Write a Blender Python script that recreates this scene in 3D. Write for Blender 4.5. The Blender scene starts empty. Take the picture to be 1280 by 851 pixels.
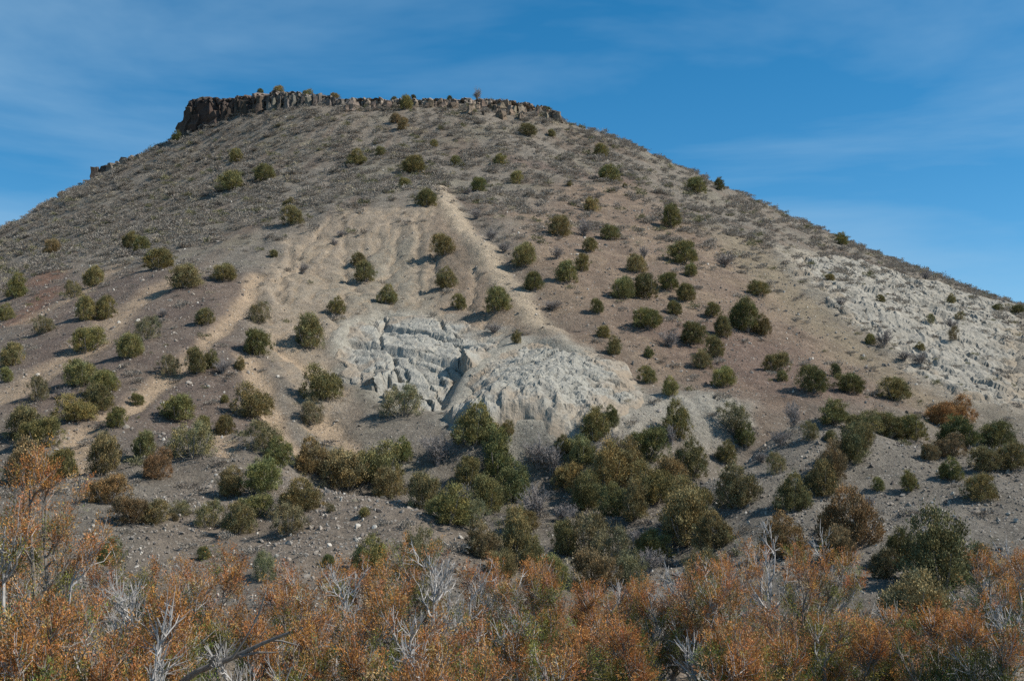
import bpy, math, random
import numpy as np
from mathutils import Vector

# ------------------------------------------------------------------ camera, sky, sun, exposure
scene = bpy.context.scene
col = scene.collection
R = math.radians
FPX, U0, V0, VH = 1545.0, 640.0, 425.5, 600.0        # focal length in photo pixels, photo centre, horizon row
PITCH = math.atan((VH - V0) / FPX)

cam_d = bpy.data.cameras.new('camera')
cam_d.sensor_fit = 'HORIZONTAL'
cam_d.sensor_width = 36.0
cam_d.lens = FPX / 1280.0 * 36.0
cam_d.clip_start = 0.1
cam_d.clip_end = 20000.0
cam = bpy.data.objects.new('camera', cam_d)
cam.location = (0, 0, 0)
cam.rotation_euler = (math.pi / 2 + PITCH, 0, 0)
col.objects.link(cam)
scene.camera = cam

SUN_EL, SUN_AZ = R(45.0), R(95.0)                     # azimuth from +Y towards +X
SUN_DIR = Vector((math.cos(SUN_EL) * math.sin(SUN_AZ), math.cos(SUN_EL) * math.cos(SUN_AZ), math.sin(SUN_EL)))
sun_d = bpy.data.lights.new('sun', 'SUN')
sun_d.energy = 5.0
sun_d.angle = R(0.53)
sun_d.color = (1.0, 0.94, 0.85)
sun = bpy.data.objects.new('sun', sun_d)
sun.rotation_euler = (-SUN_DIR).to_track_quat('-Z', 'Y').to_euler()
col.objects.link(sun)

world = bpy.data.worlds.new('World')
scene.world = world
world.use_nodes = True
wt = world.node_tree
wt.nodes.clear()


def N(tree, typ, **kw):
    n = tree.nodes.new(typ)
    for k, v in kw.items():
        if k.startswith('_'):
            n.inputs[k[1:]].default_value = v
        else:
            setattr(n, k, v)
    return n


def ramp(tree, fac, stops, interp='LINEAR'):
    r = N(tree, 'ShaderNodeValToRGB')
    r.color_ramp.interpolation = interp
    el = r.color_ramp.elements
    while len(el) < len(stops):
        el.new(0.5)
    for e, (p, c) in zip(el, stops):
        e.position = p
        e.color = c if len(c) == 4 else (*c, 1.0)
    tree.links.new(fac, r.inputs['Fac'])
    return r


def math_n(tree, op, a, b=None):
    m = N(tree, 'ShaderNodeMath', operation=op)
    for i, x in enumerate((a, b)):
        if x is None:
            continue
        if isinstance(x, (int, float)):
            m.inputs[i].default_value = x
        else:
            tree.links.new(x, m.inputs[i])
    return m.outputs[0]


def mixc(tree, fac, a, b, blend='MIX'):
    m = N(tree, 'ShaderNodeMix', data_type='RGBA', blend_type=blend)
    for i, x in ((0, fac), (6, a), (7, b)):
        if isinstance(x, (int, float)):
            m.inputs[i].default_value = x
        elif isinstance(x, tuple):
            m.inputs[i].default_value = (*x, 1.0) if len(x) == 3 else x
        else:
            tree.links.new(x, m.inputs[i])
    return m.outputs[2]


sky = N(wt, 'ShaderNodeTexSky', sky_type='NISHITA', sun_disc=False)
sky.sun_elevation = SUN_EL
sky.sun_rotation = SUN_AZ
sky.altitude = 2200.0
sky.air_density = 1.0
sky.dust_density = 0.15
sky.ozone_density = 1.2
tc = N(wt, 'ShaderNodeTexCoord')
CLOUD_SHIFT = 2.7
# thin streaky cirrus over the whole dome
mp = N(wt, 'ShaderNodeMapping', _Scale=(1.2, 1.2, 5.0), _Rotation=(0.0, R(-6), R(12)), _Location=(CLOUD_SHIFT, CLOUD_SHIFT * 0.37, CLOUD_SHIFT * 0.21))
wt.links.new(tc.outputs['Generated'], mp.inputs['Vector'])
cn = N(wt, 'ShaderNodeTexNoise', _Scale=1.7, _Detail=6.0, _Roughness=0.55, _Distortion=0.4)
wt.links.new(mp.outputs[0], cn.inputs['Vector'])
cr = ramp(wt, cn.outputs['Fac'], [(0.36, (0, 0, 0)), (0.74, (1, 1, 1))])
cfac = math_n(wt, 'MULTIPLY', cr.outputs['Color'], 0.72)
hs = N(wt, 'ShaderNodeHueSaturation', _Hue=0.490, _Saturation=1.42, _Value=1.08)
wt.links.new(sky.outputs[0], hs.inputs['Color'])
skyc = mixc(wt, cfac, hs.outputs[0], (3.0, 4.7, 6.3))
bg = N(wt, 'ShaderNodeBackground', _Strength=0.097)
wt.links.new(skyc, bg.inputs['Color'])
wo = N(wt, 'ShaderNodeOutputWorld')
wt.links.new(bg.outputs[0], wo.inputs['Surface'])

scene.view_settings.view_transform = 'Standard'
scene.view_settings.look = 'None'
scene.view_settings.gamma = 1.0
scene.view_settings.use_curve_mapping = False
scene.view_settings.exposure = 0.33
scene.cycles.use_denoising = False
scene.cycles.max_bounces = 5
scene.cycles.diffuse_bounces = 2
scene.cycles.transparent_max_bounces = 4

# ------------------------------------------------------------------ helpers
_tab = np.random.RandomState(7).rand(256, 256) * 2 * np.pi
_gx, _gy = np.cos(_tab), np.sin(_tab)


def noise(x, y, seed=0):
    """2-D gradient noise, about -0.7 .. 0.7"""
    x = np.asarray(x, float) + seed * 17.31
    y = np.asarray(y, float) + seed * 31.77
    xi, yi = np.floor(x).astype(int), np.floor(y).astype(int)
    fx, fy = x - xi, y - yi
    u = fx * fx * fx * (fx * (fx * 6 - 15) + 10)
    v = fy * fy * fy * (fy * (fy * 6 - 15) + 10)
    a, b, c, d = xi & 255, (xi + 1) & 255, yi & 255, (yi + 1) & 255
    n00 = _gx[a, c] * fx + _gy[a, c] * fy
    n10 = _gx[b, c] * (fx - 1) + _gy[b, c] * fy
    n01 = _gx[a, d] * fx + _gy[a, d] * (fy - 1)
    n11 = _gx[b, d] * (fx - 1) + _gy[b, d] * (fy - 1)
    return (n00 * (1 - u) + n10 * u) * (1 - v) + (n01 * (1 - u) + n11 * u) * v


def fbm(x, y, octaves=4, seed=0, gain=0.5, lac=2.03):
    s, a = 0.0, 1.0
    for i in range(octaves):
        s = s + a * noise(x, y, seed + i * 3)
        x, y, a = x * lac, y * lac, a * gain
    return s


def ridged(x, y, octaves=3, seed=0):
    s, a = 0.0, 1.0
    for i in range(octaves):
        s = s + a * (1 - 2.2 * np.abs(noise(x, y, seed + i * 5)))
        x, y, a = x * 2.1, y * 2.1, a * 0.5
    return s


def sstep(a, b, x):
    t = np.clip((x - a) / (b - a), 0, 1)
    return t * t * (3 - 2 * t)


def ray(u, v):
    """direction per metre of forward range y"""
    dx, dz = (u - U0) / FPX, -(v - V0) / FPX
    y = math.cos(PITCH) - dz * math.sin(PITCH)
    z = math.sin(PITCH) + dz * math.cos(PITCH)
    return dx / y, z / y


def mesh_obj(name, V, F, mat=None, parent=None, smooth=False, link=True):
    """V (n,3), F (m,3|4) arrays -> one mesh object"""
    V = np.asarray(V, np.float32)
    F = np.asarray(F, np.int32)
    me = bpy.data.meshes.new(name)
    k = F.shape[1]
    me.vertices.add(len(V))
    me.vertices.foreach_set('co', V.ravel())
    me.loops.add(F.size)
    me.loops.foreach_set('vertex_index', F.ravel())
    me.polygons.add(len(F))
    me.polygons.foreach_set('loop_start', np.arange(len(F), dtype=np.int32) * k)
    me.polygons.foreach_set('use_smooth', np.full(len(F), smooth, bool))
    me.update(calc_edges=True)
    if mat:
        me.materials.append(mat)
    o = bpy.data.objects.new(name, me)
    if link:
        col.objects.link(o)
    if parent:
        o.parent = parent
    return o


def set_color(me, name, C):
    a = me.color_attributes.new(name, 'FLOAT_COLOR', 'POINT')
    C4 = np.ones((len(C), 4), np.float32)
    C4[:, :C.shape[1]] = C
    a.data.foreach_set('color', C4.ravel())


def tag(o, label=None, cat=None, group=None, kind=None):
    for k, v in (('label', label), ('category', cat), ('group', group), ('kind', kind)):
        if v:
            o[k] = v
    return o


def empty(name, loc, rz=0.0):
    o = bpy.data.objects.new(name, None)
    o.empty_display_size = 0.2
    o.location = loc
    o.rotation_euler = (0, 0, rz)
    col.objects.link(o)
    return o


# ------------------------------------------------------------------ terrain: surveyed points (photo column, photo row, range in m)
SURVEY = [
    # foot of the cap rock
    (236, 168, 187), (262, 158, 184), (300, 142, 181), (350, 134, 178), (400, 131, 176), (460, 136, 174), (520, 136, 173), (580, 134, 173), (640, 139, 174), (690, 148, 177),
    # side skylines
    (0, 300, 186), (40, 276, 188), (80, 250, 189), (120, 231, 190), (160, 212, 190), (200, 188, 189),
    (740, 163, 176), (800, 190, 172), (850, 213, 168), (900, 235, 163), (950, 262, 159), (1000, 285, 155), (1100, 325, 149), (1200, 362, 145), (1280, 387, 142),
    # upper face
    (250, 220, 160), (350, 200, 156), (450, 200, 151), (550, 195, 151), (650, 200, 151), (740, 215, 151), (250, 192, 173), (330, 165, 170), (420, 165, 164), (520, 165, 162), (620, 165, 162), (690, 172, 166),
    (150, 270, 150), (60, 320, 139), (250, 270, 133), (350, 260, 126), (650, 260, 124), (750, 270, 125), (830, 270, 130), (880, 270, 138),
    # left flank
    (0, 350, 117), (100, 340, 109), (200, 330, 104), (290, 330, 99), (0, 420, 84), (100, 410, 82), (200, 400, 81), (270, 400, 80.5), (0, 480, 71), (100, 480, 69), (200, 470, 70),
    (0, 560, 59), (90, 560, 58.5), (200, 540, 61), (60, 640, 47), (160, 620, 51), (0, 700, 40), (100, 700, 41),
    # spur beside the tan scar
    (335, 335, 96), (318, 400, 82), (312, 460, 73), (318, 520, 66), (350, 575, 58), (400, 608, 52), (480, 617, 48.5), (545, 640, 46.5),
    (300, 650, 46.5), (400, 655, 44.5), (250, 700, 41.5), (350, 700, 40), (450, 700, 40.5), (560, 720, 41),
    (250, 610, 53),
    # tan bowl
    (380, 290, 109), (440, 265, 114), (500, 262, 115), (548, 240, 121), (380, 340, 98), (450, 330, 101), (520, 330, 102), (400, 400, 87), (450, 380, 92), (520, 385, 91.5),
    (600, 310, 102), (645, 365, 91), (690, 420, 81.5), (580, 380, 92),
    # grey rocks
    (425, 445, 80), (440, 425, 83), (480, 440, 79.5), (550, 430, 82), (620, 430, 82.5), (480, 500, 71.5), (440, 500, 71.5), (500, 545, 66), (560, 535, 66), (590, 500, 70.5), (600, 470, 74.5),
    (640, 445, 77.5), (700, 448, 76), (760, 460, 75.5), (620, 500, 67.5), (690, 500, 67.3), (760, 505, 69), (620, 545, 64.3), (690, 550, 64),
    (400, 470, 76), (380, 540, 67), (430, 570, 63.5),
    # ravine
    (580, 590, 63), (640, 590, 63.5), (700, 590, 63.5), (660, 640, 59.5), (740, 640, 60), (720, 690, 54.5), (800, 690, 54), (870, 690, 52), (860, 640, 59.5), (820, 590, 63), (600, 690, 53),
    # brown face
    (740, 340, 98), (820, 340, 101), (900, 340, 106), (740, 410, 85), (830, 400, 88), (920, 400, 91), (1000, 400, 96), (960, 340, 112), (800, 470, 76), (880, 470, 78), (960, 470, 80), (1050, 470, 83),
    (820, 530, 68), (920, 520, 71), (1000, 515, 73),
    # pale badlands
    (1050, 350, 117), (1120, 390, 106), (1200, 400, 112), (1280, 420, 112), (1160, 450, 92), (1240, 460, 94), (1180, 505, 79), (1280, 510, 82),
    # knoll
    (880, 605, 58), (940, 570, 61.5), (1010, 537, 63), (1100, 548, 62), (1200, 555, 61.5), (1280, 562, 60.5), (1100, 522, 73), (1200, 532, 75), (1280, 535, 76),
    (1010, 572, 69.5), (1100, 580, 69), (1200, 585, 69.5), (1280, 592, 68.5), (940, 604, 66), (890, 632, 62),
    (400, 640, 59), (480, 658, 57), (545, 684, 54.5),
    (950, 640, 52.5), (1050, 620, 54), (1150, 620, 53.5), (1250, 640, 50.5), (960, 700, 46), (1060, 700, 46), (1160, 690, 46.5), (1270, 690, 46), (1100, 745, 40), (1250, 745, 41),
]
WORLD_PTS = [
    (0, 0, -1.7), (0, 7, -1.95), (-7, 8, -2.0), (7, 8, -2.0), (0, 14, -2.5), (-8, 14, -2.5), (8, 14, -2.4), (0, 22, -3.3), (-12, 22, -3.3), (12, 22, -3.2), (0, 32, -4.2), (-16, 32, -4.0), (14, 32, -3.9), (5, 40, -4.6),
    (-8, -30, 0.5), (30, -30, 0), (-30, 0, -2.5), (30, 0, -2.5), (-45, 40, -5), (45, 40, -4), (-60, 70, -3), (60, 70, 2),
    (-80, 100, 0), (85, 100, 6), (-110, 150, 2), (110, 140, 6), (-105, 200, 14), (110, 210, 5), (80, 190, 20), (-60, 250, 28), (0, 255, 36), (50, 230, 28),
    (-40, 205, 53.5), (-15, 205, 55), (3, 200, 53.5), (-28, 190, 54.5), (-8, 186, 55),
    (0, 330, 2), (-100, 300, 2), (100, 300, 0), (-160, 220, -2), (160, 220, -2), (-160, 60, -6), (160, 60, -4), (0, -120, 0), (-160, -80, -4), (160, -80, -4),
]
pts = []
for u, v, y in SURVEY:
    a, b = ray(u, v)
    pts.append((a * y, y, b * y))
pts = np.array(pts + WORLD_PTS, float)
PX, PY, PZ = pts[:, 0] / 100, pts[:, 1] / 100, pts[:, 2]


def _k(r2):
    return 0.5 * r2 * np.log(r2 + 1e-12)


n = len(pts)
K = _k((PX[:, None] - PX) ** 2 + (PY[:, None] - PY) ** 2) + np.eye(n) * 2e-5
A = np.zeros((n + 3, n + 3))
A[:n, :n] = K
A[:n, n], A[:n, n + 1], A[:n, n + 2] = 1, PX, PY
A[n:, :n] = A[:n, n:].T
W = np.linalg.solve(A, np.concatenate([PZ, [0, 0, 0]]))


def tps(x, y):
    sh = x.shape
    x, y = x.ravel() / 100, y.ravel() / 100
    out = np.empty(len(x))
    wf, pxf, pyf = W[:n].astype(np.float32), PX.astype(np.float32), PY.astype(np.float32)
    for i in range(0, len(x), 20000):
        xs, ys = x[i:i + 20000].astype(np.float32)[:, None], y[i:i + 20000].astype(np.float32)[:, None]
        r2 = (xs - pxf) ** 2 + (ys - pyf) ** 2
        out[i:i + 20000] = (0.5 * r2 * np.log(r2 + 1e-12)) @ wf
    return (out + W[n] + W[n + 1] * x + W[n + 2] * y).reshape(sh)


def axis(segs):
    out = []
    for a, b, s in segs:
        out.append(np.arange(a, b - 1e-6, s))
    out.append([segs[-1][1]])
    return np.concatenate(out)


gxs = axis([(-6000, -1000, 1000), (-1000, -300, 100), (-300, -130, 10), (-130, -88, 2), (-88, -42, 0.42), (-42, 44, 0.24), (44, 80, 0.42), (80, 130, 2), (130, 300, 10), (300, 1000, 100), (1000, 6000, 1000)])
gys = axis([(-6000, -1000, 1000), (-1000, -200, 100), (-200, -20, 10), (-20, 8, 1.0), (8, 38, 0.4), (38, 100, 0.2), (100, 150, 0.32), (150, 200, 0.4), (200, 260, 2), (260, 400, 10), (400, 1000, 100), (1000, 6000, 1000)])
GX, GY = np.meshgrid(gxs, gys)
far = np.maximum(sstep(170, 420, np.abs(GX)), np.maximum(sstep(330, 600, GY), sstep(150, 400, -GY)))
cx_, cy_ = np.clip(GX, -420, 420), np.clip(GY, -400, 600)
GZ = tps(cx_, cy_)
GZ = GZ * (1 - far) + (-6.0) * far


def grid_at(G, x, y):
    x, y = np.asarray(x, float), np.asarray(y, float)
    i = np.clip(np.searchsorted(gxs, x) - 1, 0, len(gxs) - 2)
    j = np.clip(np.searchsorted(gys, y) - 1, 0, len(gys) - 2)
    fx = (x - gxs[i]) / (gxs[i + 1] - gxs[i])
    fy = (y - gys[j]) / (gys[j + 1] - gys[j])
    return (G[j, i] * (1 - fx) + G[j, i + 1] * fx) * (1 - fy) + (G[j + 1, i] * (1 - fx) + G[j + 1, i + 1] * fx) * fy


_ys = np.concatenate([np.arange(24, 110, 0.1), np.arange(110, 215, 0.25)])


def on_ground(u, v, G=None):
    """where the sight line through a photo point meets the ground"""
    G = GZ if G is None else G
    a, b = ray(u, v)
    h = grid_at(G, a * _ys, _ys)
    d = b * _ys - h
    k = np.nonzero(d < 0)[0]
    if len(k) == 0:
        k = int(np.argmin(d))
    else:
        k = int(k[0])
    y = _ys[k]
    return a * y, y, h[k]


SMOOTH = GZ.copy()


def plan(poly):
    return np.array([on_ground(u, v, SMOOTH)[:2] for u, v in poly])


def cells(x, y, seed=0):
    """jittered cells: nearest and second distance, a random value and the offset from the cell's centre"""
    rs = np.random.RandomState(seed + 5000)
    jx, jy, jr, ja, jb = rs.rand(5, 128, 128)
    xi, yi = np.floor(x).astype(int), np.floor(y).astype(int)
    f1, f2 = np.full(x.shape, 9.0), np.full(x.shape, 9.0)
    out = [np.zeros(x.shape) for _ in range(5)]
    for a in (-1, 0, 1):
        for b in (-1, 0, 1):
            cx, cy = xi + a, yi + b
            k = (cx & 127, cy & 127)
            dx, dy = x - cx - jx[k], y - cy - jy[k]
            d = np.hypot(dx, dy)
            near_ = d < f1
            f2 = np.where(near_, f1, np.minimum(f2, d))
            f1 = np.where(near_, d, f1)
            for q, v in enumerate((jr[k], ja[k] - .5, jb[k] - .5, dx, dy)):
                out[q] = np.where(near_, v, out[q])
    return f1, f2, out


def blocks(x, y, seed, crack=0.5):
    """broken rock: flat tilted facets parted by clefts, about -0.6 .. 0.6"""
    f1, f2, (r_, ta, tb, dx, dy) = cells(x, y, seed)
    return (r_ - .5) * .8 + 1.3 * (ta * dx + tb * dy) - crack * (1 - sstep(0.0, 0.16, f2 - f1))


def seg_dist(x, y, P, closed):
    d = np.full(x.shape, 1e9)
    m = len(P)
    for i in range(m if closed else m - 1):
        ax, ay = P[i]
        bx, by = P[(i + 1) % m]
        dx, dy = bx - ax, by - ay
        t = np.clip(((x - ax) * dx + (y - ay) * dy) / (dx * dx + dy * dy + 1e-9), 0, 1)
        d = np.minimum(d, np.hypot(x - ax - t * dx, y - ay - t * dy))
    return d


def signed(x, y, P):
    """signed distance, positive inside"""
    d = seg_dist(x, y, P, True)
    ins = np.zeros(x.shape, bool)
    m = len(P)
    for i in range(m):
        ax, ay = P[i]
        bx, by = P[(i + 1) % m]
        c = ((ay > y) != (by > y)) & (x < (bx - ax) * (y - ay) / (by - ay + 1e-12) + ax)
        ins ^= c
    return np.where(ins, d, -d)


WX = GX + 1.3 * fbm(GX * 0.35, GY * 0.35, 4, 41)
WY = GY + 1.6 * fbm(GX * 0.35, GY * 0.35, 4, 57)


def area(poly_px, soft, pl=None):
    P = plan(poly_px) if pl is None else pl
    m = np.zeros(GX.shape)
    x0, y0 = P.min(0) - 6
    x1, y1 = P.max(0) + 6
    i0, i1 = np.searchsorted(gxs, [x0, x1])
    j0, j1 = np.searchsorted(gys, [y0, y1])
    s = np.s_[j0:j1, i0:i1]
    m[s] = sstep(-soft, soft, signed(WX[s], WY[s], P))
    return m


def streak(line_px, w0, w1, warp=0.35):
    P = plan(line_px)
    m = np.zeros(GX.shape)
    x0, y0 = P.min(0) - 6
    x1, y1 = P.max(0) + 6
    i0, i1 = np.searchsorted(gxs, [x0, x1])
    j0, j1 = np.searchsorted(gys, [y0, y1])
    s = np.s_[j0:j1, i0:i1]
    d = seg_dist(GX[s] + (WX[s] - GX[s]) * warp, GY[s] + (WY[s] - GY[s]) * warp, P, False)
    m[s] = 1 - sstep(w0, w1, d)
    return m


M_purple = area([(0, 335), (110, 345), (230, 340), (322, 352), (312, 430), (305, 480), (330, 530), (300, 580), (170, 600), (0, 620)], 3.0)
M_red = np.maximum(streak([(55, 352), (100, 318), (150, 285)], 0.6, 2.6), streak([(20, 400), (60, 360)], 0.3, 2.2))
M_scar = area([(322, 400), (332, 345), (370, 290), (430, 266), (500, 262), (552, 250), (585, 285), (640, 360), (700, 425), (640, 425), (560, 400), (480, 392), (425, 402), (395, 430), (420, 490), (440, 560), (400, 540), (340, 450)], 1.2)
M_scargrey = area([(430, 330), (470, 300), (540, 300), (560, 370), (540, 395), (450, 395), (400, 370)], 2.5)
M_bowlbrown = area([(545, 262), (575, 275), (610, 325), (690, 420), (640, 428), (575, 400), (530, 330)], 1.6)
M_track = np.maximum.reduce([
    streak([(322, 345), (300, 385), (262, 425), (205, 475), (165, 503), (138, 520)], 0.25, 1.0),
    0.75 * streak([(235, 345), (160, 385), (100, 440), (40, 475), (0, 500)], 0.6, 1.9),
    0.5 * streak([(150, 330), (90, 370), (30, 400)], 0.4, 1.6),
    streak([(345, 430), (385, 462), (420, 492)], 0.2, 0.9), streak([(308, 448), (322, 480), (338, 515), (350, 545), (362, 560)], 0.3, 1.2), streak([(402, 530), (418, 545), (435, 562)], 0.4, 1.1),
    streak([(106, 536), (98, 560), (96, 585)], 0.4, 1.2), streak([(270, 545), (282, 570)], 0.2, 0.8)])
M_wash = np.maximum.reduce([streak(l, 0.05, 0.42, 0.7) for l in (
    [(432, 275), (428, 320), (436, 352)], [(520, 268), (523, 320), (517, 384)], [(398, 288), (374, 320), (364, 350)], [(470, 300), (450, 340), (425, 385), (410, 425)],
    [(366, 300), (352, 340), (345, 380)], [(500, 290), (488, 330), (470, 372)], [(545, 300), (540, 340), (528, 375)], [(600, 330), (590, 360), (585, 390)], [(620, 360), (610, 395), (600, 408)])])
M_ridge = streak([(549, 232), (562, 262), (590, 300), (625, 345), (655, 380), (690, 418)], 0.35, 1.5, 0.25)
M_rock = area([(416, 445), (420, 405), (478, 388), (560, 398), (630, 412), (655, 425), (700, 425), (775, 455), (800, 490), (780, 520), (735, 545), (690, 556), (610, 548), (565, 530), (530, 515), (490, 515), (440, 478)], 0.9)
M_rock2 = area([(785, 490), (850, 492), (935, 505), (940, 535), (850, 545), (780, 540)], 1.2)
M_brown = area([(690, 400), (640, 330), (650, 270), (700, 232), (780, 225), (850, 270), (930, 320), (1010, 390), (1090, 450), (1175, 505), (1060, 528), (920, 500), (800, 470), (740, 430)], 4.0)
M_maroon = np.maximum(area([(790, 395), (900, 395), (1010, 440), (1120, 505), (1040, 525), (930, 495), (830, 440)], 2.5), streak([(640, 200), (700, 215), (780, 225)], 0.5, 3.5))
M_olive = area([(890, 285), (950, 305), (1040, 395), (1110, 455), (1180, 506), (1140, 505), (1060, 450), (980, 390), (910, 330)], 2.0)
M_badl = area([(965, 312), (1010, 318), (1100, 340), (1200, 366), (1280, 388), (1280, 512), (1190, 510), (1150, 480), (1105, 440), (1040, 392), (1000, 355)], 1.2)
M_knoll = np.maximum(area([(872, 610), (940, 572), (1010, 538), (1100, 548), (1200, 556), (1300, 560), (1300, 740), (1000, 740), (840, 715)], 2.0), 0.0)
M_hump = area([(200, 640), (260, 600), (350, 580), (480, 617), (560, 650), (610, 720), (430, 740), (180, 740)], 2.0)
M_low = sstep(64, 58, GY + 3 * fbm(GX * 0.15, GY * 0.15, 3, 77))

# ------------------------------------------------------------------ relief
X, Y = GX, GY
ang = np.arctan2(X + 18, 205 - Y)
rad = np.hypot(X + 18, 205 - Y)
near = sstep(420, 150, np.hypot(X, Y - 100))
relief = 0.55 * fbm(X * 0.09, Y * 0.09, 3, 3) + 0.16 * fbm(X * 0.5, Y * 0.5, 4, 9) + 0.05 * fbm(X * 1.7, Y * 1.7, 2, 13)
# down-slope furrows of the talus
relief += (0.16 * fbm(ang * 26, rad * 0.045, 3, 21)) * sstep(20, 60, rad)
relief += 0.08 * fbm(ang * 75, rad * 0.1, 2, 23) * sstep(20, 60, rad)
# rills of the tan bowl, running downhill and converging
bx = (X + 9.0 + 1.6 * fbm(X * 0.16, Y * 0.16, 3, 25)) / (0.35 + np.clip(Y - 62, 2, 70) / 55.0)
rill = ridged(bx * 0.42 + 0.3 * noise(X * 0.3, Y * 0.3, 5), Y * 0.04, 2, 29)
bowl = np.clip(M_scar - 0.55 * M_bowlbrown, 0, 1)
relief += bowl * (0.09 * rill - 0.05) + bowl * 0.05 * ridged(bx * 1.5 + 0.4 * noise(X * .5, Y * .5, 6), Y * 0.10, 2, 33)
gul = sstep(0.90, 1.0, 1 - np.abs(noise(bx * 0.5 + 0.6 * noise(X * .35, Y * .35, 8), Y * 0.07, 35)) * 1.3)
gul = np.maximum(gul, 0.7 * sstep(0.90, 1.0, 1 - np.abs(noise(bx * 1.1 + 0.6 * noise(X * .5, Y * .5, 10), Y * 0.12, 37)) * 1.3))
relief -= bowl * 0.20 * gul + 0.28 * M_wash
relief -= 0.30 * M_track
relief += 0.22 * M_ridge - 0.30 * streak([(560, 235), (590, 275), (640, 330), (690, 390), (730, 430)], 0.2, 2.2, 0.3)
# pale badlands: knobs and clefts
bad = np.maximum(M_badl, 0.8 * M_rock2)
relief += 0.6 * bad * (0.55 * ridged(X * 0.28 + 0.12 * Y, Y * 0.16 - 0.06 * X, 3, 61) + 0.22 * ridged(X * 0.9, Y * 0.6, 2, 67) - 0.3)
CRAG = [(412, 445), (418, 402), (475, 386), (560, 396), (612, 406), (645, 425), (615, 450), (592, 480), (568, 522), (530, 517), (490, 517), (436, 480)]
DOME = [(610, 442), (655, 426), (705, 426), (778, 455), (806, 488), (786, 522), (735, 545), (690, 555), (610, 548), (556, 528), (572, 480)]
BADL = [(975, 318), (1040, 322), (1120, 342), (1200, 366), (1290, 392), (1290, 512), (1190, 510), (1150, 480), (1105, 440), (1040, 392), (1000, 352)]
for _p, _d in ((CRAG, 1.2), (DOME, 1.2), (BADL, 1.3)):
    relief -= _d * sstep(0.7, 2.2, signed(X, Y, plan(_p)))
kn = np.maximum(M_knoll, M_hump)
relief += kn * 0.10 * fbm(X * 0.8, Y * 0.8, 3, 71)
GZ = GZ + relief * near * sstep(0, 8, np.hypot(X, Y))

# flat top of the butte behind the cap rock
RIM = [(234, 126, 166, 187.5), (242, 124, 163, 185), (262, 121, 160, 183.5), (285, 121, 152, 182), (310, 118, 144, 180.5), (335, 115, 138, 179), (362, 114, 134, 178), (390, 117, 133, 177), (420, 121, 134, 176), (455, 122, 138, 175),
       (490, 123, 139, 174.3), (525, 122, 138, 174), (560, 122, 136, 174), (600, 121.5, 135, 174.3), (635, 124, 141, 175), (665, 130, 147, 176.3), (690, 137, 148, 178), (700, 142, 148, 180)]


def rimpt(r, which):
    a, b = ray(r[0], r[which])
    return np.array([a * r[3], r[3], b * r[3]])


rim_top = np.array([rimpt(r, 1) for r in RIM])
rim_foot = np.array([rimpt(r, 2) for r in RIM])
plat = np.array([(p[0], p[1] + 0.8) for p in rim_top] + [(8, 200), (2, 222), (-22, 230), (-44, 222), (-52, 205)])
sd = signed(GX, GY, plat)
ptop = np.interp(GX, rim_top[:, 0], rim_top[:, 2]) - 0.12 + 0.25 * fbm(X * 0.4, Y * 0.4, 3, 83)
w = sstep(-0.4, 0.9, sd)
GZ = np.where(sd > -0.6, GZ * (1 - w) + ptop * w, GZ)
edge = sstep(-14, 0, sd)

# ------------------------------------------------------------------ soil colours (what the ground is made of, patch by patch)
def C(r, g, b):
    return np.array([r, g, b])


def lay(base, m, c, k=1.0):
    m = (m * k)[..., None]
    return base * (1 - m) + c * m


soil = np.zeros(GX.shape + (3,)) + C(.222, .204, .178)
va = fbm(ang * 22, rad * 0.05, 4, 91)
vb = fbm(X * 0.12, Y * 0.12, 4, 95)
soil = lay(soil, sstep(-0.05, 0.4, va), C(.185, .152, .125))
soil = lay(soil, sstep(0.1, 0.45, fbm(ang * 34 + 9, rad * 0.04, 3, 93)), C(.25, .229, .197), 0.7)
soil = lay(soil, sstep(0.0, 0.5, vb), C(.225, .212, .172), 0.7)
soil = lay(soil, sstep(0.05, 0.6, fbm(X * 0.2, Y * 0.1, 4, 99)), C(.25, .216, .18), 0.5)
soil = lay(soil, M_purple, C(.188, .150, .128), 0.85)
soil = lay(soil, M_purple * sstep(0.0, 0.4, fbm(X * 0.3, Y * 0.3, 4, 101)), C(.155, .125, .112), 0.8)
soil = lay(soil, M_red * sstep(-0.3, 0.2, vb + va), C(.225, .135, .098), 0.85)
soil = lay(soil, M_brown, C(.235, .178, .138), 0.85)
soil = lay(soil, M_brown * sstep(0.0, 0.35, fbm(X * 0.2, Y * 0.2, 4, 103)), C(.30, .235, .175), 0.7)
soil = lay(soil, M_maroon, C(.178, .130, .112), 0.7)
soil = lay(soil, M_olive, C(.275, .235, .17), 0.75)
soil = lay(soil, M_low, C(.205, .188, .165), 0.8)
soil = lay(soil, M_hump, C(.255, .215, .178), 0.7)
soil = lay(soil, M_knoll, C(.225, .212, .190), 0.85)
soil = lay(soil, M_scar, C(.335, .286, .23), 0.95)
soil = lay(soil, M_scar * sstep(-0.1, 0.35, fbm(bx * 0.4, Y * 0.12, 4, 107)), C(.33, .285, .225), 0.8)
soil = lay(soil, M_scargrey, C(.275, .262, .222), 0.75)
soil = lay(soil, bowl * gul, C(.42, .335, .245), 0.7)
soil = lay(soil, bowl * sstep(0.1, .5, fbm(X * .5, Y * .3, 4, 109)), C(.27, .235, .19), 0.6)
soil = lay(soil, M_bowlbrown, C(.285, .225, .172), 0.8)
soil = lay(soil, M_wash, C(.43, .36, .28), 0.6)
soil = lay(soil, M_track, C(.46, .36, .26), 0.9)
soil = lay(soil, M_ridge, C(.46, .39, .30), 0.9)
soil = lay(soil, M_rock, C(.40, .39, .345), 0.9)
soil = lay(soil, M_rock2, C(.38, .37, .33), 0.8)
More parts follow.
